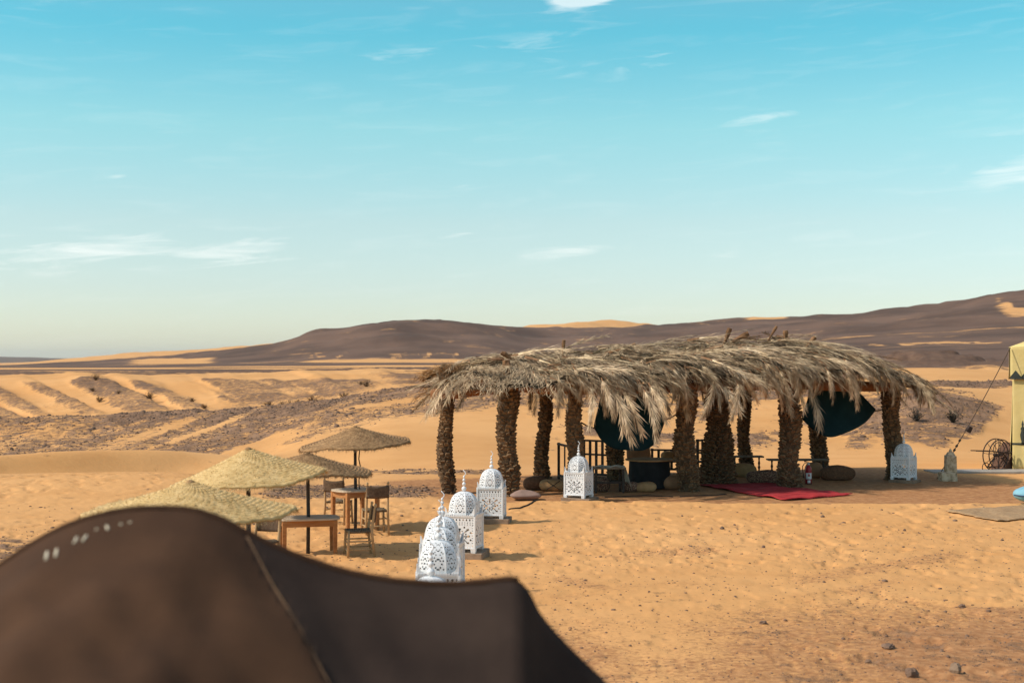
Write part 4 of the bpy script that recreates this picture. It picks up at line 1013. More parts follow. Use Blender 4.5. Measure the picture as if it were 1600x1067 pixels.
# ------------------------------------------------------------------ dark goat-hair tent in the foreground
TD = 4.6
RX = [-420, -150, 0, 50, 100, 145, 180, 210, 240, 280, 310, 345, 380, 450, 530, 620, 700, 755, 785, 800, 812, 825, 842, 880, 945, 1010, 1080]
RY = [1090, 965, 886, 853, 826, 810, 802, 798, 796, 797, 801, 813, 831, 864, 892, 909, 914, 911, 907, 906, 911, 926, 958, 1003, 1067, 1140, 1300]
def ridge_z(x): return EYE+(HOR-float(pchip(RX, RY, np.array([x/TD*FPX+800]))[0]))/FPX*TD
def build_tent():
    t = thing('goat_hair_tent', 'dark brown goat-hair tent roof filling the lower left foreground', 'tent', (-1.2, TD-.5, 0))
    inv = Matrix.Translation(-t.location)
    def put(o): o.parent = t; o.matrix_parent_inverse = inv; return o
    x0 = (-420-800)/FPX*TD; x1 = (1080-800)/FPX*TD
    # crease between the lit-toned and the shade-toned panel
    def crease_x(y): return (380-800)/FPX*TD+(TD-y)*.75
    def zf(x, y):
        rz = ridge_z(x)
        if y <= TD:
            u = TD-y; z = rz-.50*u-.05*u*u
            q = x-crease_x(y); z -= min(1, u*2.2)*(.26*max(0, min(.6, q))+.05/(1+math.exp(-q*60)))-.10*max(0, min(1.2, -q))*min(1, u)
            z += .010*math.sin(q*26)*min(1, u*3)*math.exp(-abs(q)*2)
        else:
            u = y-TD; z = rz-.38*u-.05*u*u
        z += (.016*math.sin(x*7+y*3)+.010*math.sin(x*15-y*9)+.006*math.sin(x*31+y*17)*math.sin(y*11))*min(1, abs(y-TD)*2.5)
        return z
    nu, nv = 420, 90; verts = []; faces = []
    yy = [TD+1.6-1.6*(j/22) for j in range(23)]+[TD-2.9*((j+1)/(nv-23)) for j in range(nv-23)]
    sh = .18
    def P3(x, j): 
        y = yy[j]; z = zf(x, y); 
        if abs(y-TD) < .35: z -= 0
        return (x, y, max(z, -.02))
    def grid(xs):
        vs = [P3(x, j) for x in xs for j in range(len(yy))]; n = len(yy)
        return vs, [(i*n+j, i*n+j+1, (i+1)*n+j+1, (i+1)*n+j) for i in range(len(xs)-1) for j in range(n-1)]
    mb = MB(); mb.add(*grid(list(np.linspace(x0, x1, nu)))); F0 = mb.f; V0 = mb.v
    for side, mm in ((0, 'goat'), (1, 'goat_shaded')):
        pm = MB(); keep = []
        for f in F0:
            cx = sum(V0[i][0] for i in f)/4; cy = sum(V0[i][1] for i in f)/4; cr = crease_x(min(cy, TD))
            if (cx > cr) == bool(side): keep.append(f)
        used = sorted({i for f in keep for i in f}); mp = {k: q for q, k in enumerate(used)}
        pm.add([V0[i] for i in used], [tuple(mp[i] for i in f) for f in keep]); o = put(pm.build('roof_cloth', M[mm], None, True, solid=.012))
        o['label'] = 'brown cloth panel right of the seam, shade put into its colour' if side else 'sunlit brown cloth panel left of the seam'
    sm = MB(); pts = [(crease_x(y)+.0, y, zf(crease_x(y), y)+.004) for y in np.linspace(TD-.02, TD-2.8, 40)]
    sm.tube(pts, .0045, 6); put(sm.build('seam', M['goat_seam'], None, True))
    # woollen lumps along the ridge rope
    rp = MB(); rp.tube([(x, TD, ridge_z(x)+.004) for x in np.linspace(x0, (800-800)/FPX*TD+.02, 90)], .012, 8, wob=.12); put(rp.build('ridge_rope', M['goat'], None, True))
    for (px, py) in [(0, 0), (240, 0), (795, 0)]:
        x = (px-800)/FPX*TD; q = MB(); q.tube([(x, TD+.02, -.1), (x, TD+.02, ridge_z(x)-.22)], .03, 10); put(q.build('tent_pole', M['chair_wood'], None, True))
    def surf(px, py):
        """point of the near slope seen at the pixel"""
        lo, hi = 1.8, TD+.3
        for _ in range(40):
            md = (lo+hi)/2; p = P(px, py, md)
            if p.z > zf(p.x, p.y): lo = md
            else: hi = md
        return P(px, py, (lo+hi)/2)
    for pl in [[(117, 850), (121, 842), (125, 832)], [(130, 847), (136, 839), (142, 831)], [(152, 829), (155, 822), (162, 819), (168, 824), (170, 829)], [(190, 821), (194, 815), (197, 809)], [(204, 818), (208, 812), (213, 807)],
               [(318, 810), (320, 806), (325, 802)], [(73, 876), (74, 870), (75, 864)], [(88, 871), (89, 866), (90, 860)]]:
        c = MB(); pts = [surf(*p)+Vector((0, -.006, .004)) for p in pl]; c.tube(pts, [.0050]*len(pts), 6); put(c.build('cord_tie', M['cord'], None, True))
    for (px, py, r) in [(652, 955, .006), (745, 1000, .006), (490, 900, .005), (600, 918, .004)]:
        p = surf(px, py); q = MB(); q.lathe([(.001, -.003), (r, .001), (r*.6, .004), (.001, .005)], 7, p); put(q.build('wool_fleck', M['cord'], None))
build_tent()

# ------------------------------------------------------------------ pavilion furnishings
FZ = -.05
def floor_at(px, py, z=None):
    d = FPX*(EYE-FZ)/(py-HOR); v = Vector(((px-800)/FPX*d, d, FZ)); v.z = ground_z(v.x, v.y); return v
def hanging_cloth(lab, pts, d0, d1, tie):
    """sheet slung between the roof and the posts: outline in pixels, sagging"""
    t = thing('hanging_cloth', lab, 'cloth', P(*pts[len(pts)//2], (d0+d1)/2), 0, 'dark cloths slung in the shelter')
    inv = Matrix.Translation(-t.location)
    top = pts[0:2]; nL = 18
    L, Rr = pts[0], pts[1]; low = pts[2:]
    xs = np.linspace(L[0], Rr[0], 26); lx = [L[0]]+[p[0] for p in low]+[Rr[0]]; ly = [L[1]]+[p[1] for p in low]+[Rr[1]]
    yl = pchip(lx, ly, xs); yu = np.interp(xs, [L[0], L[0]+.12*(Rr[0]-L[0]), Rr[0]-.28*(Rr[0]-L[0]), Rr[0]], [L[1]-4, 608, 606, Rr[1]-2])
    mb = MB(); vs = []
    for i, x in enumerate(xs):
        u = i/25; d = d0+(d1-d0)*u
        for j in range(11):
            v = j/10; y = yu[i]+(yl[i]-yu[i])*v
            dd = d-.55*math.sin(PI*u)*v**1.5+.06*math.sin(u*17+v*3)*(1-v)+.05*math.sin(u*9-v*6)
            vs.append(P(x, y, dd))
    mb.add(vs, [(i*11+j, i*11+j+1, (i+1)*11+j+1, (i+1)*11+j) for i in range(25) for j in range(10)])
    o = mb.build('sheet', M['navy'], None, True, solid=.01); o.parent = t; o.matrix_parent_inverse = inv
    for (a, b, da, db) in tie:
        r = MB(); A = P(*a, da); B = P(*b, db); r.tube([A, (A+B)/2+Vector((0, 0, -.02)), B], .018, 6); o = r.build('tie_rope', M['rope'], None); o.parent = t; o.matrix_parent_inverse = inv
hanging_cloth('dark blue cloth hung behind the shelter\'s left-centre posts above the round table', [(928, 668), (1040, 655), (940, 688), (965, 702), (1000, 704), (1025, 692)], 35.2, 35.4, [((1039, 656), (1060, 645), 35.4, 35.2), ((929, 669), (908, 660), 35.2, 34.2)])
hanging_cloth('dark blue cloth hung between the two rightmost palm posts', [(1253, 655), (1368, 641), (1272, 672), (1297, 683), (1325, 675), (1352, 660)], 37.2, 38.2, [((1366, 642), (1382, 638), 38.2, 38.3)])

def railing(lab, p0, p1, z0, z1, n, mid=False, seat=False):
    """slatted wooden settle back between two floor points"""
    p0 = Vector(p0); p1 = Vector(p1); L = (p1-p0).length; a = math.atan2(p1.y-p0.y, p1.x-p0.x)
    t = thing('slatted_settle', lab, 'bench', (p0.x, p0.y, min(ground_z(p0.x, p0.y), ground_z(p1.x, p1.y))-.01), a, 'dark slatted settles in the shelter')
    for x in (0, L): q = MB(); q.box((x, 0, z1/2+.02), (.07, .06, z1+.04)); q.build('post', M['dark_wood'], t, bevel=.004)
    q = MB(); q.box((L/2, -.002, z1), (L+.10, .075, .05)); q.build('top_rail', M['dark_wood'], t, bevel=.004)
    q = MB(); q.box((L/2, 0, z0), (L-.07, .05, .06)); q.build('bottom_rail', M['dark_wood'], t, bevel=.003)
    if mid: q = MB(); q.box((L/2, 0, (z0+z1)/2+.08), (L-.07, .05, .05)); q.build('middle_rail', M['dark_wood'], t, bevel=.003)
    for k in range(n):
        q = MB(); q.box((L*(k+1)/(n+1), 0, (z0+z1)/2), (.075, .024, z1-z0-.03)); q.build('slat', M['dark_wood'], t)
    if seat:
        q = MB(); q.box((L/2, -.24, .38), (L, .44, .04)); q.build('seat', M['dark_wood'], t, bevel=.004)
        for x in (.03, L-.03): q = MB(); q.box((x, -.43, .18), (.06, .06, .36)); q.build('leg', M['dark_wood'], t)
    return t
railing('dark slatted settle back beside the third post, left of the covered table', floor_at(873, 752), floor_at(902, 762), .15, .98, 2)
railing('dark slatted settle with middle rail behind the first blue cloth', floor_at(903, 749), floor_at(951, 752), .12, 1.02, 4, True)
railing('dark slatted settle behind the round table, right of the first blue cloth', floor_at(1019, 742), floor_at(1100, 743), .14, .68, 7, False, True)
railing('taller dark slatted settle between the wide trunk and its left neighbour', floor_at(1090, 745), floor_at(1118, 741), .14, .98, 3, True)

def covered_table():
    p = floor_at(950, 770); t = thing('slim_table', 'narrow dark-legged table with a pale cloth, right of the front lantern', 'table', p, R(8))
    q = MB(); q.box((0, 0, .60), (.80, .5, .04)); q.build('table_top', M['grey_wood'], t, bevel=.005)
    for sx in (-1, 1):
        for sy in (-1, 1): q = MB(); q.box((sx*.34, sy*.19, .29), (.05, .05, .58)); q.build('leg', M['dark_wood'], t)
    for sy in (-1, 1): q = MB(); q.box((0, sy*.19, .25), (.68, .035, .04)); q.build('stretcher', M['dark_wood'], t)
    c = MB()
    def f(u, v):
        x = -.38+u*.92; y = -.22+v*.5; z = .625+.02*math.sin(u*14+v*5)+.012*math.sin(v*17)
        if u > .84: x = .40+(u-.84)*.9; z = .62-(u-.84)*3.4+.03*math.sin(v*12)*(u-.84)*4
        return (x, y, z)
    c.grid(f, 26, 14); o = c.build('draped_cloth', M['pale_cloth'], None, True, solid=.006); o.location = p; o.rotation_euler = (0, 0, R(8))
    tag(o, 'pale crumpled cloth lying over the narrow table and hanging off its right end', 'cloth')
covered_table()
def round_table():
    p = floor_at(1015, 764); t = thing('round_table', 'low round table with orange-brown top and black skirt', 'table', p)
    q = MB(); q.lathe([(.02, .70), (.60, .70), (.615, .715), (.61, .735), (.02, .74)], 40); q.build('table_top', M['round_top'], t)
    q = MB(); vs = []; n = 64
    for z in (.70, .5, .25, .03):
        for k in range(n):
            a = 2*PI*k/n; r = .50+.02*math.sin(a*9)*(1-z)+.03*(1-z); vs.append((r*math.cos(a), r*math.sin(a), z))
    q.add(vs, [(i*n+k, (i+1)*n+k, (i+1)*n+(k+1) % n, i*n+(k+1) % n) for i in range(3) for k in range(n)]); q.build('skirt', M['black_cloth'], t, True)
round_table()

def cushion(name, lab, px, py, w, dp, h, m, rz=0, kind='pillow', lift_z=0.0, tilt=(0, 0), group=None, cat='cushion', d=None):
    """stuffed textile: superellipsoid with puckered corners or a bolster"""
    p = floor_at(px, py); mb = MB(); rs = random.Random(int(px*7+py)); n1, n2 = 28, 14; vs = []
    e1 = .5 if kind == 'pillow' else (.75 if kind == 'sack' else .9); e2 = .9
    ph = [rs.uniform(0, 6) for _ in range(3)]
    for j in range(n2+1):
        b = -PI/2+PI*j/n2; cb, sb = math.cos(b), math.sin(b)
        for i in range(n1):
            a = 2*PI*i/n1; c, s = math.cos(a), math.sin(a); f = lambda q, e: math.copysign(abs(q)**e, q)
            R2 = abs(cb)**(.8 if kind != 'bolster' else .6)
            x = f(c, e1)*R2*w/2; y = f(s, e1)*R2*dp/2; z = f(sb, e2)*h/2
            if kind == 'pillow': k = 1-.55*max(abs(x)/(w/2), abs(y)/(dp/2))**2.4; z *= max(k, .12)
            z += h*.05*math.sin(x*9+ph[0])*math.sin(y*8+ph[1])*(1 if sb > -.3 else 0); x *= 1+.03*math.sin(a*3+ph[2])
            z = max(z, -h*.42); vs.append((x, y, z+h*.42))
    mb.add(vs, [(j*n1+i, j*n1+(i+1) % n1, (j+1)*n1+(i+1) % n1, (j+1)*n1+i) for j in range(n2) for i in range(n1)])
    o = mb.build(name, M[m], None, True); o.location = (p.x, p.y, p.z+lift_z); o.rotation_euler = (tilt[0], tilt[1], rz); tag(o, lab, cat, group)
    return o
cg = 'cushions and poufs on the shelter floor'
cushion('pillow', 'mauve pillow lying flat on the ground in front of the second palm post', 822, 781, .72, .46, .25, 'pillow', .1)
cushion('pouf', 'dark brown carpet-covered pouf between the second and third posts', 836, 766, .62, .5, .36, 'carpet_brown', .2, 'bolster', group=cg, cat='pouf')
cushion('floor_sack', 'khaki stuffed sack with crossed cord left of the front lantern', 864, 768, .66, .45, .32, 'sack', -.1, 'sack', group=cg, cat='sack')
cushion('pouf', 'round brown woven pouf just right of the front lantern', 938, 769, .46, .46, .40, 'carpet_pattern', .3, 'bolster', group=cg, cat='pouf')
cushion('pouf', 'patterned pouf under the end of the narrow table', 984, 769, .46, .42, .26, 'carpet_pattern', .2, 'bolster', group=cg, cat='pouf')
cushion('floor_sack', 'khaki floor cushion in front of the round table', 1008, 769, .58, .42, .27, 'sack', -.1, 'sack', group=cg, cat='cushion')
cushion('floor_sack', 'brown floor cushion against the skirt of the round table', 1018, 762, .60, .4, .36, 'tan', .1, 'sack', lift_z=.0, group=cg, cat='cushion')
cushion('floor_sack', 'long tan floor cushion left of the post beside the round table', 1048, 765, .62, .45, .36, 'tan', .4, 'sack', group=cg, cat='cushion')
cushion('bolster', 'striped khaki bolster on the settle behind the round table', 1050, 745, .62, .3, .28, 'sack', .05, 'bolster', lift_z=.40, group=cg, cat='bolster')
cushion('back_cushion', 'tan square cushion leaning up behind the round table', 997, 747, .66, .56, .20, 'tan', .05, 'pillow', lift_z=.62, tilt=(R(62), 0), group=cg, cat='cushion')
cushion('pouf', 'round brown pouf in the dark beside the wide trunk', 1102, 757, .40, .4, .42, 'carpet_brown', .3, 'bolster', group=cg, cat='pouf')
cushion('bolster', 'long patterned carpet bolster right of the wide trunk', 1192, 756, .90, .42, .36, 'carpet_pattern', -.15, 'bolster', group=cg, cat='bolster')
cushion('bolster', 'dusty carpet bolster behind the patterned one by the slim back post', 1162, 748, .74, .4, .40, 'sack', .05, 'bolster', group=cg, cat='bolster')
cushion('bolster', 'long brown bolster on the floor right of the fire extinguisher', 1308, 752, .98, .45, .42, 'carpet_brown', .08, 'bolster', group=cg, cat='bolster')
cushion('pouf', 'tan pouf beside the fire extinguisher behind the bolster', 1272, 749, .48, .42, .46, 'tan', .2, 'sack', group=cg, cat='pouf')
def sack_cord():
    p = floor_at(864, 768); t = MB()
    y = -.235
    t.tube([(p.x-.16, p.y+y+.03, p.z+.05), (p.x, p.y+y, p.z+.15), (p.x+.16, p.y+y+.03, p.z+.26)], .009, 5); t.tube([(p.x-.16, p.y+y+.03, p.z+.26), (p.x, p.y+y, p.z+.15), (p.x+.16, p.y+y+.03, p.z+.05)], .009, 5)
    o = t.build('sack_cord', M['ext_black']); tag(o, 'dark cord crossed over the khaki stuffed sack', 'cord')
sack_cord()

def plank_bench(lab, x0, x1, py_top, d, leg_px):
    z = EYE+(HOR-py_top)/FPX*d; X0, X1 = (x0-800)/FPX*d, (x1-800)/FPX*d; cx = (X0+X1)/2; g = ground_z(cx, d)
    t = thing('plank_table', lab, 'table', (cx, d, g), 0, 'narrow plank tables in the shelter')
    q = MB(); q.box((0, 0, z-g), (X1-X0, .42, .04)); q.build('table_top', M['grey_wood'], t, bevel=.004)
    for lp in leg_px:
        q = MB(); x = (lp-800)/FPX*d-cx; h = z-g-.02
        q.lathe([(.02, 0), (.032, .03), (.022, h*.25), (.04, h*.38), (.02, h*.5), (.036, h*.62), (.02, h*.8), (.03, h)], 8, (x, 0, 0)); q.build('leg', M['dark_wood'], t, True)
plank_bench('narrow plank table by the slim back post, right of the wide trunk', 1140, 1192, 713, 40.2, (1148, 1186))
plank_bench('narrow plank table behind the post with the fire extinguisher', 1199, 1292, 718, 38.9, (1206, 1240, 1286))

# red rug
def rug():
    z = .004; pts = [(1092, 758), (1150, 755.5), (1232, 763), (1322, 772.5), (1262, 778), (1232, 781), (1190, 779), (1150, 771)]
    A, B, C, D = floor_at(1088, 760), floor_at(1196, 757), floor_at(1330, 773), floor_at(1225, 782)
    mb = MB()
    def f(u, v):
        p = A.lerp(B, v).lerp(D.lerp(C, v), u)
        e = .03*math.sin(u*9)+.025*math.sin(v*11+2)
        x = p.x+(.05*math.sin(v*7) if u in (0, 1) else 0); y = p.y+(.08*math.sin(u*8+1) if v in (0, 1) else 0)
        return (x, y, ground_z(x, y)+.022+abs(.05*math.sin(u*13+v*4)*math.sin(v*6+1)*math.sin(u*5)))
    mb.grid(f, 60, 36); o = mb.build('rug', M['red'], None, True, solid=.012); tag(o, 'faded red rug spread on the ground before the shelter', 'rug')
    fr = MB()
    for k in range(90):
        p = Vector(f(1, k/89)); dv = Vector((random.uniform(-.02, .05), -random.uniform(.04, .09), -.014)); w = Vector((.006, 0, 0)); fr.add([p-w, p+w, p+dv], [(0, 1, 2)])
    tag(fr.build('fringe', M['red'], o), kind='stuff')
rug()

def extinguisher():
    p = floor_at(1263, 757); t = thing('fire_extinguisher', 'red fire extinguisher with a white label standing by the fourth front post', 'fire extinguisher', p, 0)
    q = MB(); q.lathe([(.075, 0), (.085, .012), (.085, .36), (.08, .41), (.06, .45), (.032, .475), (.03, .50)], 24); q.build('cylinder', M['ext_red'], t, True)
    lb = MB(); lb.grid(lambda u, v: (.0865*math.sin(-1.0+2.0*u), -.0865*math.cos(-1.0+2.0*u), .13+.16*v), 14, 2); L = lb.build('label', M['label_white'], t, True)
    em = MB(); em.grid(lambda u, v: (.0872*math.sin(-.28+.56*u), -.0872*math.cos(-.28+.56*u), .20+(.06+.02*math.sin(u*9))*v), 8, 2); em.build('emblem', M['ext_red'], L)
    l2 = MB(); l2.grid(lambda u, v: (.0866*math.sin(-.45+.9*u), -.0866*math.cos(-.45+.9*u), .03+.075*v), 10, 2); l2.build('label', M['label_white'], t, True)
    c = MB(); c.lathe([(.03, .495), (.036, .505), (.034, .54), (.02, .55)], 12); c.build('valve', M['label_white'], t, True)
    h = MB(); h.box((-.03, 0, .565), (.15, .025, .018), Euler((0, .2, 0))); h.box((-.03, 0, .60), (.16, .028, .015), Euler((0, -.15, 0))); h.build('handle', M['ext_black'], t, bevel=.003)
    hs = MB(); hs.tube([(-.03, 0, .53), (-.10, -.01, .54), (-.155, -.02, .46), (-.15, -.02, .34), (-.13, -.02, .22), (-.12, -.02, .16)], [.011]*5+[.017], 8); hs.build('hose', M['ext_black'], t, True)
    b = MB(); b.tube([(0, 0, .0), (0, 0, .02)], .088, 20); b.build('base_ring', M['ext_black'], t)
extinguisher()

# ground cables
def cable(lab, pts, r=.014):
    P3 = [floor_at(x, y) for x, y in pts]; dense = []
    for i in range(len(P3)-1):
        for k in range(6):
            v = P3[i].lerp(P3[i+1], k/6); dense.append(Vector((v.x, v.y, ground_z(v.x, v.y)+r*.6)))
    mb = MB(); mb.tube(dense, r, 6); o = mb.build('cable', M['ext_black'], None, True); tag(o, lab, 'cable', 'black cables on the ground')
cable('black cable from the second lantern towards the mauve pillow', [(795, 800), (812, 798), (826, 793), (838, 789), (850, 786), (868, 785)], .018)
cable('black cable on the earth right of the front lantern', [(945, 778), (980, 776), (1010, 775), (1060, 777)], .014)
cable('black cable on the earth left of the red rug', [(1062, 776), (1090, 775), (1118, 774), (1138, 772)], .014)

# ------------------------------------------------------------------ right edge of the camp
def yellow_tent():
    d = 41.4; X0 = (1582-800)/FPX*d; g = ground_z(X0+.3, d)-.05; H = EYE+(HOR-541)/FPX*d-g
    t = thing('canvas_tent', 'yellow canvas tent with dark zigzag border at the right edge', 'tent', (X0, d, g), R(-21))
    Wd, Dp = 5.0, 4.5
    def wall(p0, p1, z0, z1, n, fold, name, m, off=0, parent=t):
        p0 = Vector((*p0, 0)); p1 = Vector((*p1, 0)); dr = (p1-p0); L = dr.length; dr.normalize(); nm = Vector((dr.y, -dr.x, 0)); mb = MB()
        def f(u, v):
            w = fold*(math.sin(u*L*7)+.6*math.sin(u*L*15+1)+.5*math.sin(u*L*3+2))*(1-.7*v)
            p = p0+dr*(u*L)+nm*(w+off+.10*(1-v)**2*(fold > .01)); return (p.x, p.y, z0+(z1-z0)*v)
        mb.grid(f, n, 14); return mb.build(name, m, parent, True, solid=.006)
    fr = wall((0, 0), (Wd, 0), .0, H-.55, 120, .022, 'wall', M['yellow'])
    wall((0, Dp), (0, 0), .0, H-.55, 90, .022, 'wall', M['yellow']); wall((Wd, 0), (Wd, Dp), 0, H-.55, 60, .02, 'wall', M['yellow']); wall((Wd, Dp), (0, Dp), 0, H-.55, 60, .02, 'wall', M['yellow'])
    for (a, b) in (((-.06, -.06), (Wd, -.06)), ((-.06, Dp), (-.06, -.06))):
        vl = wall(a, b, H-.92, H-.02, 60, .006, 'valance', M['yellow'], .03)
        # dark band and zigzag along the lower edge of the valance
        wall(a, b, H-.96, H-.88, 40, .0, 'border_band', M['yellow_trim'], .045, vl)
        p0 = Vector((*a, 0)); p1 = Vector((*b, 0)); dr = (p1-p0); L = dr.length; dr.normalize(); nm = Vector((dr.y, -dr.x, 0)); z = MB(); s = .30
        for k in range(int(L/s)):
            q = p0+dr*(k*s)+nm*.048; z.add([q+Vector((0, 0, H-.885)), q+dr*s+Vector((0, 0, H-.885)), q+dr*s/2+Vector((0, 0, H-.70))], [(0, 1, 2)])
        z.build('zigzag_border', M['yellow_trim'], vl, solid=.004)
    bn = wall((0, 0), (Wd, 0), .80, .86, 60, .0, 'wall_band', M['yellow_trim'], .085)
    for k in range(4):
        bl = MB(); bl.lathe([(.05, 0), (.03, .06), (.055, .14), (.07, .26), (.04, .38), (.06, .44), (.02, .50), (.035, .56), (.004, .68)], 10, (.28+k*1.2, -.10, .84), sy=.25); bl.build('baluster_motif', M['yellow_trim'], fr, True)
    rf = MB(); c = (Wd/2, Dp/2, H+1.3); e = [(-.10, -.10, H-.03), (Wd+.1, -.10, H-.03), (Wd+.1, Dp+.1, H-.03), (-.10, Dp+.1, H-.03)]
    for i in range(4):
        a = Vector(e[i]); b = Vector(e[(i+1) % 4]); cc = Vector(c)
        rf.grid(lambda u, v: tuple(a.lerp(b, u).lerp(cc, v)-Vector((0, 0, .25*math.sin(PI*v)*(.4+.6*math.sin(PI*u))))), 12, 10)
    rf.build('roof', M['yellow'], t, True, solid=.008)
    sl = MB(); sl.box((2.0, -.55, .02), (6.2, 1.0, .12), jit=.01); o = sl.build('paving_slab', M['concrete'], None, bevel=.01); o.location = (X0-1.6, d-.35, ground_z(X0-.5, d-.8)-.02); tag(o, 'low grey slab in front of the yellow tent', 'slab', kind='thing')
    return t, Vector((X0-.1, d-.1, g+H-.05))
tent_r, corner = yellow_tent()

gp = G(1463, 748)
def guy_rope():
    t = thing('guy_rope', 'dark guy rope running up to the yellow tent corner', 'rope', (gp.x, gp.y, 0)); inv = Matrix.Translation(-t.location)
    A = Vector((gp.x, gp.y, ground_z(gp.x, gp.y)-.02)); B = corner; mb = MB(); pts = [A.lerp(B, k/14)+Vector((0, 0, -.10*math.sin(PI*k/14))) for k in range(15)]
    mb.tube(pts, .013, 6); o = mb.build('line', M['rope'], None, True); o.parent = t; o.matrix_parent_inverse = inv
    p = A.lerp(B, .40)+Vector((0, 0, -.10)); q = MB(); q.box(p+Vector((.05, 0, -.03)), (.15, .12, .17), Euler((.2, .5, .3)), taper=.8); o = q.build('knot', M['iron'], None, bevel=.015); o.parent = t; o.matrix_parent_inverse = inv
    for f in (.23, .26, .30): 
        p = A.lerp(B, f)+Vector((0, 0, -.07)); q = MB(); q.box(p, (.05, .05, .07), Euler((0, .6, 0))); o = q.build('loop', M['rope'], None); o.parent = t; o.matrix_parent_inverse = inv
guy_rope()
def stone_post():
    p = G(1485, 750); t = thing('plaster_post', 'small flaking white-plastered post at the foot of the guy rope', 'post', (p.x, p.y, ground_z(p.x, p.y)-.05))
    q = MB(); q.box((0, 0, .36), (.28, .26, .72), jit=.015); q.build('shaft', M['plaster'], t, bevel=.02)
    q = MB(); q.box((-.08, -.02, .13), (.42, .36, .30), jit=.02); q.build('foot', M['plaster'], t, bevel=.02)
    q = MB(); q.box((0, 0, .765), (.22, .2, .09), taper=.6); q.build('cap', M['plaster'], t, bevel=.015)
    q = MB(); q.lathe([(.02, 0), (.045, .03), (.03, .07), (.004, .1)], 9, (0, 0, .80)); q.build('knob', M['plaster'], t, True)
stone_post()

def cart():
    d = 41.2; c = G(1552, 735); X = (1552-800)/FPX*d; g = ground_z(X, d)
    t = thing('iron_wheel_cart', 'dark iron handcart with two spoked wheels beside the yellow tent', 'cart', (X, d, g), R(24))
    for k, (x, y, r) in enumerate(((-.10, -.20, .47), (.48, .22, .44))):
        w = MB(); w.tube([(x+r*math.cos(2*PI*i/32), y, r+.0+r*math.sin(2*PI*i/32)) for i in range(33)], .017, 6, False); W_ = w.build('wheel', M['iron'], t, True)
        for i in range(9):
            a = 2*PI*i/9+.2; s = MB(); s.tube([(x, y, r), (x+r*math.cos(a), y, r+r*math.sin(a))], .008, 5); s.build('spoke', M['iron'], W_)
        h = MB(); h.tube([(x, y-.06, r), (x, y+.06, r)], .045, 10); h.build('hub', M['iron'], W_)
    q = MB(); q.tube([(-.10, -.30, .47), (.48, .32, .44)], .02, 6); q.build('axle', M['iron'], t)
    for y in (-.1, .12): q = MB(); q.tube([(-.95, y-.25, .62), (-.2, y-.12, .58), (.5, y, .50), (.95, y, .62)], .017, 6); q.build('shaft', M['iron'], t)
    q = MB(); q.tube([(-.45, -.25, .14), (-.1, -.2, .45), (.25, -.1, .52), (.55, .0, .30)], .02, 6); q.tube([(-.42, -.2, .13), (.3, 0, .12), (.7, .1, .5)], .016, 6); q.tube([(.05, -.15, .05), (.12, -.1, .9)], .014, 6); q.tube([(-.3, -.2, .1), (.35, .1, .75)], .012, 6); q.build('frame', M['iron'], t)
    r = .13; q = MB(); q.tube([(-.48+r*math.cos(2*PI*i/20), -.22, r+r*math.sin(2*PI*i/20)) for i in range(21)], .012, 5, False); q.build('caster', M['iron'], t)
    r = .2; q = MB(); q.tube([(.16+r*math.cos(2*PI*i/20), -.05, .62+r*math.sin(2*PI*i/20)) for i in range(21)], .012, 5, False); q.build('gear_ring', M['iron'], t)
    q = MB(); q.add([(.30, -.1, .02), (.95, .0, .02), (.95, .0, .78), (.30, .5, .02), (.95, .6, .02), (.95, .6, .78)], [(0, 1, 2), (3, 5, 4), (0, 2, 5, 3), (1, 4, 5, 2), (0, 3, 4, 1)]); q.build('panel', M['rust_panel'], t)
cart()

# blue cushion and reed mat
def right_mat():
    A, B, C, D = G(1478, 800), G(1660, 786), G(1690, 806), G(1560, 815); mb = MB()
    def f(u, v):
        p = A.lerp(B, v).lerp(D.lerp(C, v), u); x = p.x+.05*math.sin(v*9)*u; y = p.y+.06*math.sin(u*7+v*3); return (x, y, ground_z(x, y)+.030+.012*math.sin(v*20)*math.sin(u*7))
    mb.grid(f, 24, 40); o = mb.build('reed_mat', M['reed'], None, True, solid=.015); tag(o, 'frayed brown reed mat on the sand at the right edge', 'mat')
    b = cushion('mattress', 'pale blue padded mattress end on the reed mat at the right edge', 1636, 793, 1.45, .8, .42, 'blue', .12, 'sack', lift_z=.05, cat='mattress')
    q = MB(); n = 40; q.tube([(.725*math.copysign(abs(math.cos(a))**.75, math.cos(a))*.99, .4*math.copysign(abs(math.sin(a))**.75, math.sin(a))*.99, .16) for a in [2*PI*k/n for k in range(n+1)]], .014, 6, False); q.build('piping', M['blue_edge'], b)
right_mat()

# ------------------------------------------------------------------ dry shrubs out on the slopes
def shrub(px, d, w, m, lab, grp, seed):
    x = (px-800)/FPX*d; g = ground_z(x, d); rs = random.Random(seed); t = thing('dry_shrub', lab, 'shrub', (x, d, g), rs.random()*6, grp)
    tw = MB(); tws = MB()
    for k in range(26):
        a = rs.random()*2*PI; e = rs.uniform(.35, 1.4); L = w*rs.uniform(.35, .62); p1 = Vector((math.cos(a)*math.cos(e), math.sin(a)*math.cos(e), math.sin(e)))*L; tw.tube([(0, 0, -.03), p1*.5, p1], [.012*w+.006, .008*w+.004, .002], 4)
        for q in range(16):
            c = p1*rs.uniform(.4, 1.08)+Vector((rs.gauss(0, 1), rs.gauss(0, 1), rs.gauss(0, .8)))*w*.05; dv = Vector((rs.gauss(0, 1), rs.gauss(0, 1), rs.gauss(.3, 1))).normalized()*w*rs.uniform(.05, .12); s = dv.cross(Vector((.2, .5, 1))).normalized()*w*.018; tws.add([c-s, c+s, c+dv], [(0, 1, 2)])
    tw.build('stem', M[m], t); tag(tws.build('twigs', M[m], t), kind='stuff')
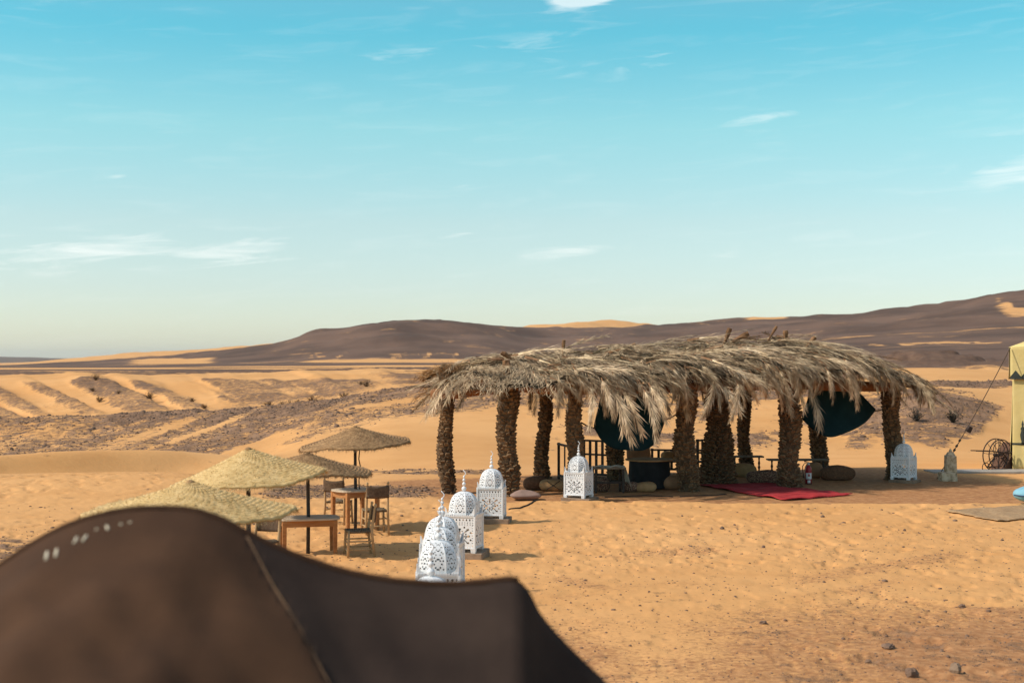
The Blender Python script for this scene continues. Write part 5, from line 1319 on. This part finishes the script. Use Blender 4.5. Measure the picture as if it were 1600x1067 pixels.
sl = 'small brown shrub on the sandy valley slope far left'; gr = 'shrubs dotted over the valley slopes'
for k, (px, d) in enumerate([(145, 146), (155, 140), (185, 142), (235, 137), (320, 128), (455, 122), (465, 126), (488, 124), (503, 123), (538, 126), (563, 138), (572, 136), (440, 124), (420, 126), (300, 134), (150, 152)]):
    shrub(px, d, [.9, 1.1, .7, 1.3][k % 4], 'shrub', 'small dry brown shrub on the distant valley slopes left of the shelter', gr, k)
shrub(1432, 58.5, .9, 'shrub_dark', 'dark tangled shrub on the stony mound, nearer the shelter roof edge', 'dark shrubs on the stony mound', 51)
shrub(1488, 58.0, .95, 'shrub_dark', 'dark tangled shrub at the right foot of the stony mound, by the guy rope', 'dark shrubs on the stony mound', 52)

# ------------------------------------------------------------------ larger single stones in the near sand
def near_stone(px, py, w, h, m, lab, seed):
    rs = np.random.default_rng(seed); p = G(px, py); nu, nv = 9, 6; vs = []
    for j in range(nv+1):
        b = -PI/2+PI*j/nv
        for i in range(nu):
            a = 2*PI*i/nu; k = 1+rs.uniform(-.22, .22) if 0 < j < nv else 1.0
            vs.append((math.cos(a)*math.cos(b)*w*.4*k, math.sin(a)*math.cos(b)*w*.34*k, math.sin(b)*h*.45*k))
    mb = MB(); mb.add(vs, [(j*nu+i, j*nu+(i+1) % nu, (j+1)*nu+(i+1) % nu, (j+1)*nu+i) for j in range(nv) for i in range(nu)])
    o = mb.build('stone', M[m]); o.location = (p.x, p.y, ground_z(p.x, p.y)+h*.22); o.rotation_euler = (0, 0, rs.uniform(0, 6)); tag(o, lab, 'stone', 'single stones in the near sand', 'thing')
near_stone(1424, 1058, .18, .13, 'rock', 'dark stone at the bottom edge, left of the pale stone', 1)
near_stone(1492, 1051, .17, .15, 'stone', 'pale tan stone at the bottom edge near the right corner', 2)
near_stone(1388, 1015, .22, .07, 'rock', 'flat dark stone above the stones at the bottom edge', 3)
near_stone(1503, 948, .13, .07, 'rock', 'dark stone at the edge of the clean sand patch, right', 4)
near_stone(1193, 976, .12, .06, 'rock', 'small dark stone in the middle of the trodden ground', 5)
near_stone(1357, 1036, .10, .06, 'rock', 'small dark stone below the flat one near the bottom edge', 6)
near_stone(1193, 855, .10, .07, 'rock', 'lone dark stone on bright sand below the red rug', 7)
near_stone(449, 762, .28, .18, 'rock', 'dark rock on the gravel strip behind the parasols', 8)
